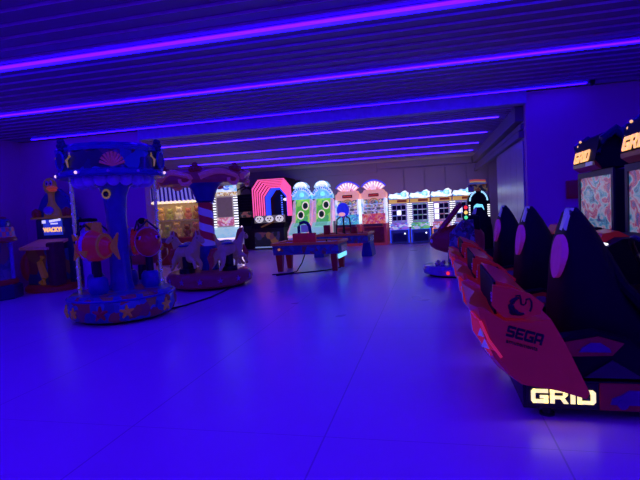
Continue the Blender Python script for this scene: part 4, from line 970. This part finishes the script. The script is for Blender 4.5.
# ---------------------------------------------------------------- horse carousel
def horse_carousel():
    t = thing('horse_carousel', 'red and violet mini carousel with candy-striped column and three pale horses', 'carousel', (-4.66, 9.46, 0), -.45)
    b = G().lathe([(.78, .05), (.87, .10), (.89, .22), (.86, .30), (.80, .34), (.2, .35)]).obj('base', M('violet_red_base', (.24, .03, .09), .35, coat=.2, emit=.012, ecol=(.8, .06, .2)), t)  # base colour holds a trace of glow, as if lit
    G().lathe([(.70, 0), (.76, .055)]).obj('base_skirt', BLACK, b)
    g = G()
    for k in range(14):
        a = 2*PI*k/14; c = Vector((.885*math.cos(a), .885*math.sin(a), .20)); u = Vector((-math.sin(a), math.cos(a), 0)); n = Vector((math.cos(a), math.sin(a), 0))
        pts = [c+u*(.065 if i % 2 == 0 else .027)*math.cos(PI/2+PI*i/5)+Vector((0, 0, 1))*(.065 if i % 2 == 0 else .027)*math.sin(PI/2+PI*i/5) for i in range(10)]
        g.loft([[p-n*.01 for p in pts], [p+n*.012 for p in pts]])
    g.obj('base_stars', M('pale_stars', (.5, .3, .55), .4), b, 0)
    G().cyl((0, 0, .34), (0, 0, .86), .20, .18, 24).obj('column_foot', BLUE, t)
    G().cyl((0, 0, .84), (0, 0, 1.80), .155, .155, 28).obj('column', Mspiral('candy_stripe', (.75, .03, .06), (.75, .68, .9), 1, .32, emit=.02), t)  # stripes glow faintly to look lit
    G().lathe([(.16, 1.78), (.19, 1.82), (.22, 1.92), (.27, 2.05), (.36, 2.16), (.50, 2.24), (.72, 2.28)], n=36).obj('canopy_drape', BLUE, t)
    G().lathe([(.17, 1.765), (.20, 1.785), (.17, 1.805)]).obj('column_ring', NAVY, t)
    can = G().lathe([(.5, 2.20), (.84, 2.14), (.91, 2.21), (.90, 2.34), (.72, 2.44), (.2, 2.48)], n=60, wob=lambda a: .03*math.cos(9*a)).obj('canopy', M('plum_canopy', (.22, .02, .09), .4, coat=.3, emit=.02, ecol=(.8, .05, .3)), t)  # low pink glow in the canopy paint imitates light
    ROSE = M('rose_scroll', (.62, .12, .28), .4, coat=.2, emit=.045, ecol=(.9, .15, .4))  # scroll paint given a little glow instead of real light
    for k in range(6):
        a0 = 2*PI*k/6+.3
        pts = []
        for i in range(22):
            f = i/21
            if f < .6: a = a0+.75*f/.6; z = 2.25+.10*math.sin(PI*f/.6*.9); r = .92
            else:
                q = (f-.6)/.4*PI*1.6; a = a0+.75+.13*math.sin(q); z = 2.25+.085*math.cos(q)-.055; r = .93
            pts.append((r*math.cos(a), r*math.sin(a), z))
        G().tube(pts, lambda f: .068-.035*f).obj('scroll', ROSE, can)
        a = a0+.95
        f = G()
        for q in range(6): w = 2*PI*q/6; f.ball((.82*math.cos(a)+.07*math.cos(w), .82*math.sin(a)+.07*math.sin(w), 2.41), .065, u=8, v=6)
        f.ball((.82*math.cos(a), .82*math.sin(a), 2.48), .06, u=8, v=6)
        f.obj('rosette', MAROON, can)
    # horses
    HOR = M('pale_horse', (.36, .17, .27), .4, coat=.2, emit=.022, ecol=(.8, .35, .6))  # faint glow in the horse paint stands in for light
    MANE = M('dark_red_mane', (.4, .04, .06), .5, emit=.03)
    pts = [(0, 0, .86), (0, -.16, .87), (0, -.27, .97), (0, -.36, 1.13), (0, -.44, 1.10), (0, -.52, 1.03), (0, .18, .86), (0, .26, .84),
           (.07, -.18, .76), (.08, -.30, .66), (.08, -.26, .54), (-.07, -.18, .76), (-.08, -.33, .72), (-.08, -.36, .59),
           (.07, .24, .74), (.08, .30, .64), (.08, .40, .55), (-.07, .24, .74), (-.08, .26, .62), (-.08, .35, .52)]
    edges = [(0, 1), (1, 2), (2, 3), (3, 4), (4, 5), (0, 6), (6, 7), (1, 8), (8, 9), (9, 10), (1, 11), (11, 12), (12, 13), (7, 14), (14, 15), (15, 16), (7, 17), (17, 18), (18, 19)]
    rad = [.115, .12, .085, .065, .055, .035, .115, .09, .06, .033, .026, .06, .033, .026, .065, .035, .026, .065, .035, .026]
    def horse():
        r = bpy.data.objects.new('horse_seat', None)
        return skin('horse_seat', pts, edges, rad, HOR, t, 2)
    h0 = horse()
    extra = []
    extra.append(G().prism([(-.20, 1.02), (-.28, 1.20), (-.36, 1.24), (-.38, 1.18), (-.30, 1.10), (-.24, .96)], 'x', -.02, .02).obj('mane', MANE, h0, bevel=.01))
    extra.append(G().tube([(0, .30, .90), (0, .40, .88), (0, .46, .76), (0, .44, .64), (0, .48, .56)], lambda f: .02+.035*math.sin(PI*min(1, f*1.1))).obj('tail', MANE, h0))
    extra.append(G().lathe([(.0, .0), (.10, .005), (.12, .03), (.05, .055)], (0, .02, .955), 18).obj('saddle', BLUE, h0))
    for s in (-1, 1):
        extra.append(G().cyl((s*.03, -.37, 1.16), (s*.035, -.36, 1.25), .022, .004, 8).obj('ear', HOR, h0))
        extra.append(G().ball((s*.05, -.42, 1.12), .014, u=8, v=6).obj('eye', BLACK, h0))
    extra.append(G().cyl((0, 0, .50), (0, 0, .80), .07).cyl((0, 0, .49), (0, 0, .57), .13).obj('post', BLACK, h0))
    place = [(-2.05, 0), (-.30, 0), (2.9, 0), (1.3, 0)]
    for k, (a, _) in enumerate(place):
        if k == 0: o = h0
        else:
            o = h0.copy(); COL.objects.link(o)
            for ch in kids(h0):
                c = ch.copy(); COL.objects.link(c); c.parent = o
        a += .45
        o.parent = t
        o.location = (.56*math.cos(a), .56*math.sin(a), -.22); o.rotation_euler = (0, 0, a+PI); o.scale = (1.2, 1.2, 1.15)
    return t
horse_carousel()

# ---------------------------------------------------------------- duck machine and tower machine by the left wall
def duck_machine():
    t = thing('duck_machine', 'kiddie game with yellow duck above a lit sign, against the left violet wall', 'kiddie game', (-8.50, 9.35, 0), -.08)
    G().lathe([(.54, .0), (.58, .03), (.58, .11), (.54, .14), (.2, .15)]).obj('base', DRED, t)
    G().bx(-.52, .48, .12, .5, .14, 1.62).obj('cabinet', NAVY, t, bevel=.03)
    bb = G().prism([(-.56, 1.55), (-.52, 1.80), (-.36, 2.08), (-.12, 2.30), (.12, 2.30), (.36, 2.08), (.52, 1.80), (.56, 1.55)], 'y', .2, .32).obj('backboard', BLUE, t, bevel=.02)
    sg = G().bx(-.25, .27, .08, .13, 1.24, 1.60).obj('sign', M('deep_blue_sign', (.04, .05, .5), .3, emit=.35, ecol=(.05, .08, .9)), t, 0)
    mt = Matrix.Translation((.02, .075, 1.36)) @ Matrix.Rotation(PI/2, 4, 'X')
    fnt('WACKY!', .135, mt, sg, 'sign_lettering', SIGN_O, .006, .006)
    k = G()
    for i in range(4): k.box((-.02+i*.085, .075, 1.56+.008*i), (.07, .012, .05), ry(-.08))
    k.box((-.22, .075, 1.55), (.10, .012, .07)).box((.08, .075, 1.50), (.2, .012, .03))
    k.obj('sign_blocks', M('pale_sign_blocks', (.8, .8, 1), .4, emit=.8, ecol=(.8, .75, 1)), sg, 0)
    G().bx(-.58, .58, .05, .14, 1.62, 1.66).obj('sign_ledge', YELLOW, t, 0)
    # duck bust
    d = G().loft([[(x*w, .14+y*dd, z) for x, y in [(math.cos(2*PI*i/20), math.sin(2*PI*i/20)) for i in range(20)]] for z, w, dd in ((1.660, .24, .12), (1.810, .22, .11), (1.910, .13, .09), (2.010, .07, .07), (2.140, .065, .07), (2.240, .085, .08))]).ball((.0, .13, 2.360), (.16, .13, .19)).obj('duck', YELLOW, t, 60)
    G().ball((.13, .05, 2.300), (.15, .09, .045)).ball((.15, .05, 2.250), (.11, .07, .03)).obj('beak', M('duck_beak', (.85, .12, .05), .4, emit=.16, ecol=(.9, .1, .05)), d)  # red glow in the beak is painted-in light
    for s in (0, 1):
        e = G().ball((.03+s*.10, .02+s*.01, 2.410), (.045, .03, .07), u=10, v=8).obj('eye', WHITE, d)
        G().ball((.05+s*.10, -.008+s*.01, 2.405), (.018, .012, .03), u=8, v=6).obj('pupil', NAVY, e)
    G().ball((.0, .03, 1.800), (.14, .07, .10)).obj('bib', M('lilac_bib', (.4, .4, .8), .4), d)
    for s in (-1, 1):
        b = G()
        for i in range(3): b.ball((s*.44+(-.06+.06*i), .1, 1.740+.03*(i % 2)), (.06, .06, .10))
        b.obj('glove', MAROON, t)
    # playfield table, pink; front duck figure and padded columns
    G().prism([(-.42, 1.0), (-.42, .94), (.14, 1.10), (.14, 1.16)], 'x', -.46, .40).obj('play_table', PINK, t, bevel=.015)
    G().bx(-.42, .38, -.3, .14, .14, .93).obj('play_cabinet', Mcells('dusky_art', [(.03, .03, .16), (.05, .06, .3), (.25, .03, .06), (.03, .03, .2), (.3, .1, .05)], 4, .02), t, bevel=.02)
    G().tube([(.06, -.36, .20), (.16, -.37, .34), (.10, -.38, .52), (.05, -.37, .66), (.14, -.38, .78)], lambda f: .085-.03*f).obj('front_duck', ORANGE, t)
    G().bx(.28, .52, -.42, -.1, .14, 1.10).obj('padded_column', M('dark_red_padding', (.22, .02, .04), .7), t, bevel=.05)
    G().ball((-.46, -.2, .55), (.14, .2, .34)).obj('side_pad', MAROON, t)
    return t
duck_machine()

def tower_machine():
    t = thing('castle_ride', 'castle-shaped machine with chequered pink and violet band, far left', 'kiddie game', (-8.98, 8.20, 0))
    t.scale = (.86, .86, 1)
    G().lathe([(.62, .0), (.64, .03), (.64, .26), (.58, .30)], n=8).obj('base', NAVY, t, 20)
    G().lathe([(.56, .30), (.57, .36), (.53, .40)], n=24).obj('base_ring', DRED, t)
    w = G().lathe([(.46, .38), (.46, 1.18)], n=24).obj('tower', Mcells('dusky_brick', [(.08, .04, .3), (.05, .03, .22), (.14, .06, .35), (.2, .05, .15)], 8, .02), t)
    g = G()
    for k in range(6): a = 2*PI*k/6-.6; g.cyl((.48*math.cos(a), .48*math.sin(a), .4), (.48*math.cos(a), .48*math.sin(a), 1.18), .05)
    g.obj('pilaster', M('lilac_pilaster', (.28, .22, .7), .4), w)
    G().lathe([(.50, 1.16), (.62, 1.20), (.60, 1.26), (.57, 1.28)], n=32).obj('gallery', MAROON, t)
    G().lathe([(.58, 1.26), (.56, 1.48), (.3, 1.49)], n=40).obj('chequered_band', Mchecker('pink_violet_check', (.8, .10, .2), (.16, .12, .45), 10, .4, .035), t)
    G().lathe([(.48, 1.48), (.50, 1.55), (.48, 1.64), (.42, 1.66)], n=32).obj('parapet', BLUE, t)
    G().lathe([(.44, 1.66), (.40, 1.70), (.1, 1.72)], n=32).obj('roof', MAROON, t)
    G().ball((.12, -.1, 1.76), (.10, .10, .09)).ball((.12, -.1, 1.86), (.05, .05, .05)).obj('finial', DRED, t)
    return t
tower_machine()

# ---------------------------------------------------------------- things behind the ocean carousel
t = thing('ticket_kiosk', 'pale round kiosk with dark lid and dark band behind the ocean carousel', 'kiosk', (-7.35, 9.2, 0))
G().cyl((0, 0, 0), (0, 0, 1.50), .17, .17, 28).obj('body', M('pale_lilac_kiosk', (.55, .55, .75), .4), t)
G().lathe([(.175, 1.38), (.18, 1.39), (.18, 1.42), (.175, 1.43)], n=28).obj('band', SATIN, t)
G().lathe([(.19, 1.50), (.20, 1.52), (.19, 1.56), (.05, 1.58)], n=28).obj('lid', SATIN, t)

def kiddie_boat():
    t = thing('toy_ride', 'dark red rocking ride carrying a small doll, right behind the ocean carousel', 'kiddie ride', (-6.05, 9.15, 0), .2)
    G().lathe([(.40, 0), (.44, .04), (.42, .20), (.2, .22)]).obj('base', BLUE, t)
    G().cyl((0, 0, .2), (0, 0, .6), .1).obj('post', BLACK, t)
    rings = []
    for x, hw, z0, z1 in ((-.55, .03, .72, .82), (-.42, .15, .60, .88), (-.15, .24, .52, .92), (.15, .25, .52, .92), (.42, .18, .58, .90), (.55, .06, .70, .86)):
        rings.append([(x, hw*math.cos(a), (z0+z1)/2+(z1-z0)/2*math.sin(a)) for a in [2*PI*i/18 for i in range(18)]])
    b = G().loft(rings).obj('hull', MAROON, t, 50)
    G().torus((-.2, 0, .98), .13, .018, 'x').cyl((-.2, 0, .85), (-.2, 0, 1.0), .02).obj('hand_wheel', GOLD, b)
    G().bx(.18, .26, -.16, .16, .85, 1.15).obj('backrest', BLUE, b, bevel=.02)
    return t
kiddie_boat()
def doll():
    m = Matrix.Translation((-6.05, 9.15, 0)) @ Matrix.Rotation(.2, 4, 'Z')
    p = m @ Vector((.05, 0, .91))
    t = thing('doll', 'small doll figure with dark hair and pale top sitting on the rocking ride', 'doll', p, .2)
    pts = [(0, 0, .07), (0, 0, .22), (0, 0, .33), (-.01, 0, .40), (-.07, -.07, .06), (-.2, -.08, .06), (-.07, .07, .06), (-.2, .08, .06),
           (0, -.10, .31), (-.08, -.13, .21), (-.18, -.09, .19), (0, .10, .31), (-.08, .13, .21), (-.18, .09, .19)]
    ed = [(0, 1), (1, 2), (2, 3), (0, 4), (4, 5), (0, 6), (6, 7), (2, 8), (8, 9), (9, 10), (2, 11), (11, 12), (12, 13)]
    rad = [.085, .085, .06, .035, .05, .035, .05, .035, .035, .028, .022, .035, .028, .022]
    skin('body', pts, ed, rad, M('pale_doll_top', (.6, .6, .75), .7), t, 2)
    h = G().ball((-.02, 0, .49), (.085, .08, .10)).ball((-.105, 0, .475), (.014, .012, .016), u=8, v=6).obj('head', M('doll_skin', (.6, .38, .3), .6), t)
    G().ball((.005, 0, .53), (.092, .092, .085)).obj('hair', SATIN, h)
    e = G()
    for s in (-1, 1): e.ball((-.10, s*.033, .50), .011, u=6, v=4)
    e.obj('eye', BLACK, h)
doll()

# ---------------------------------------------------------------- lamps
def spot(name, loc, target, power, col, size=1.2, blend=.8, rad=.08):
    l = bpy.data.lights.new(name, 'SPOT'); l.energy = power; l.color = col; l.spot_size = size; l.spot_blend = blend; l.shadow_soft_size = rad
    o = bpy.data.objects.new(name, l); COL.objects.link(o); o.location = loc
    o.rotation_euler = (Vector(target)-Vector(loc)).to_track_quat('-Z', 'Y').to_euler()
    return o

# ---------------------------------------------------------------- world, camera, view
w = bpy.data.worlds.new('world'); SC.world = w; w.use_nodes = True
w.node_tree.nodes['Background'].inputs[0].default_value = (.02, .01, .06, 1); w.node_tree.nodes['Background'].inputs[1].default_value = .2
cam = bpy.data.cameras.new('camera'); co = bpy.data.objects.new('camera', cam); COL.objects.link(co)
cam.sensor_width = 36; cam.lens = 36*484.638/640; cam.clip_start = .05; cam.clip_end = 100
Xr = Vector((0.97294699, -0.03854186, -0.22779087)); Yr = Vector((0.22454541, -0.07418018, 0.97163607)); Zr = Vector((-0.05434623, -0.99649979, -0.06351898))
R = Matrix((Xr, Yr, Zr))                       # world = R @ (right, down, forward)
right, up, back = R @ Vector((1, 0, 0)), R @ Vector((0, -1, 0)), R @ Vector((0, 0, -1))
mw = Matrix((right, up, back)).transposed().to_4x4(); mw.translation = (0, 0, 1.5)
co.matrix_world = mw
SC.camera = co
SC.view_settings.view_transform = 'Standard'; SC.view_settings.look = 'None'
SC.view_settings.exposure = 0; SC.view_settings.gamma = 1
SC.cycles.max_bounces = 8; SC.cycles.diffuse_bounces = 4; SC.cycles.glossy_bounces = 3
SC.cycles.sample_clamp_indirect = 6
SC.cycles.use_denoising = True
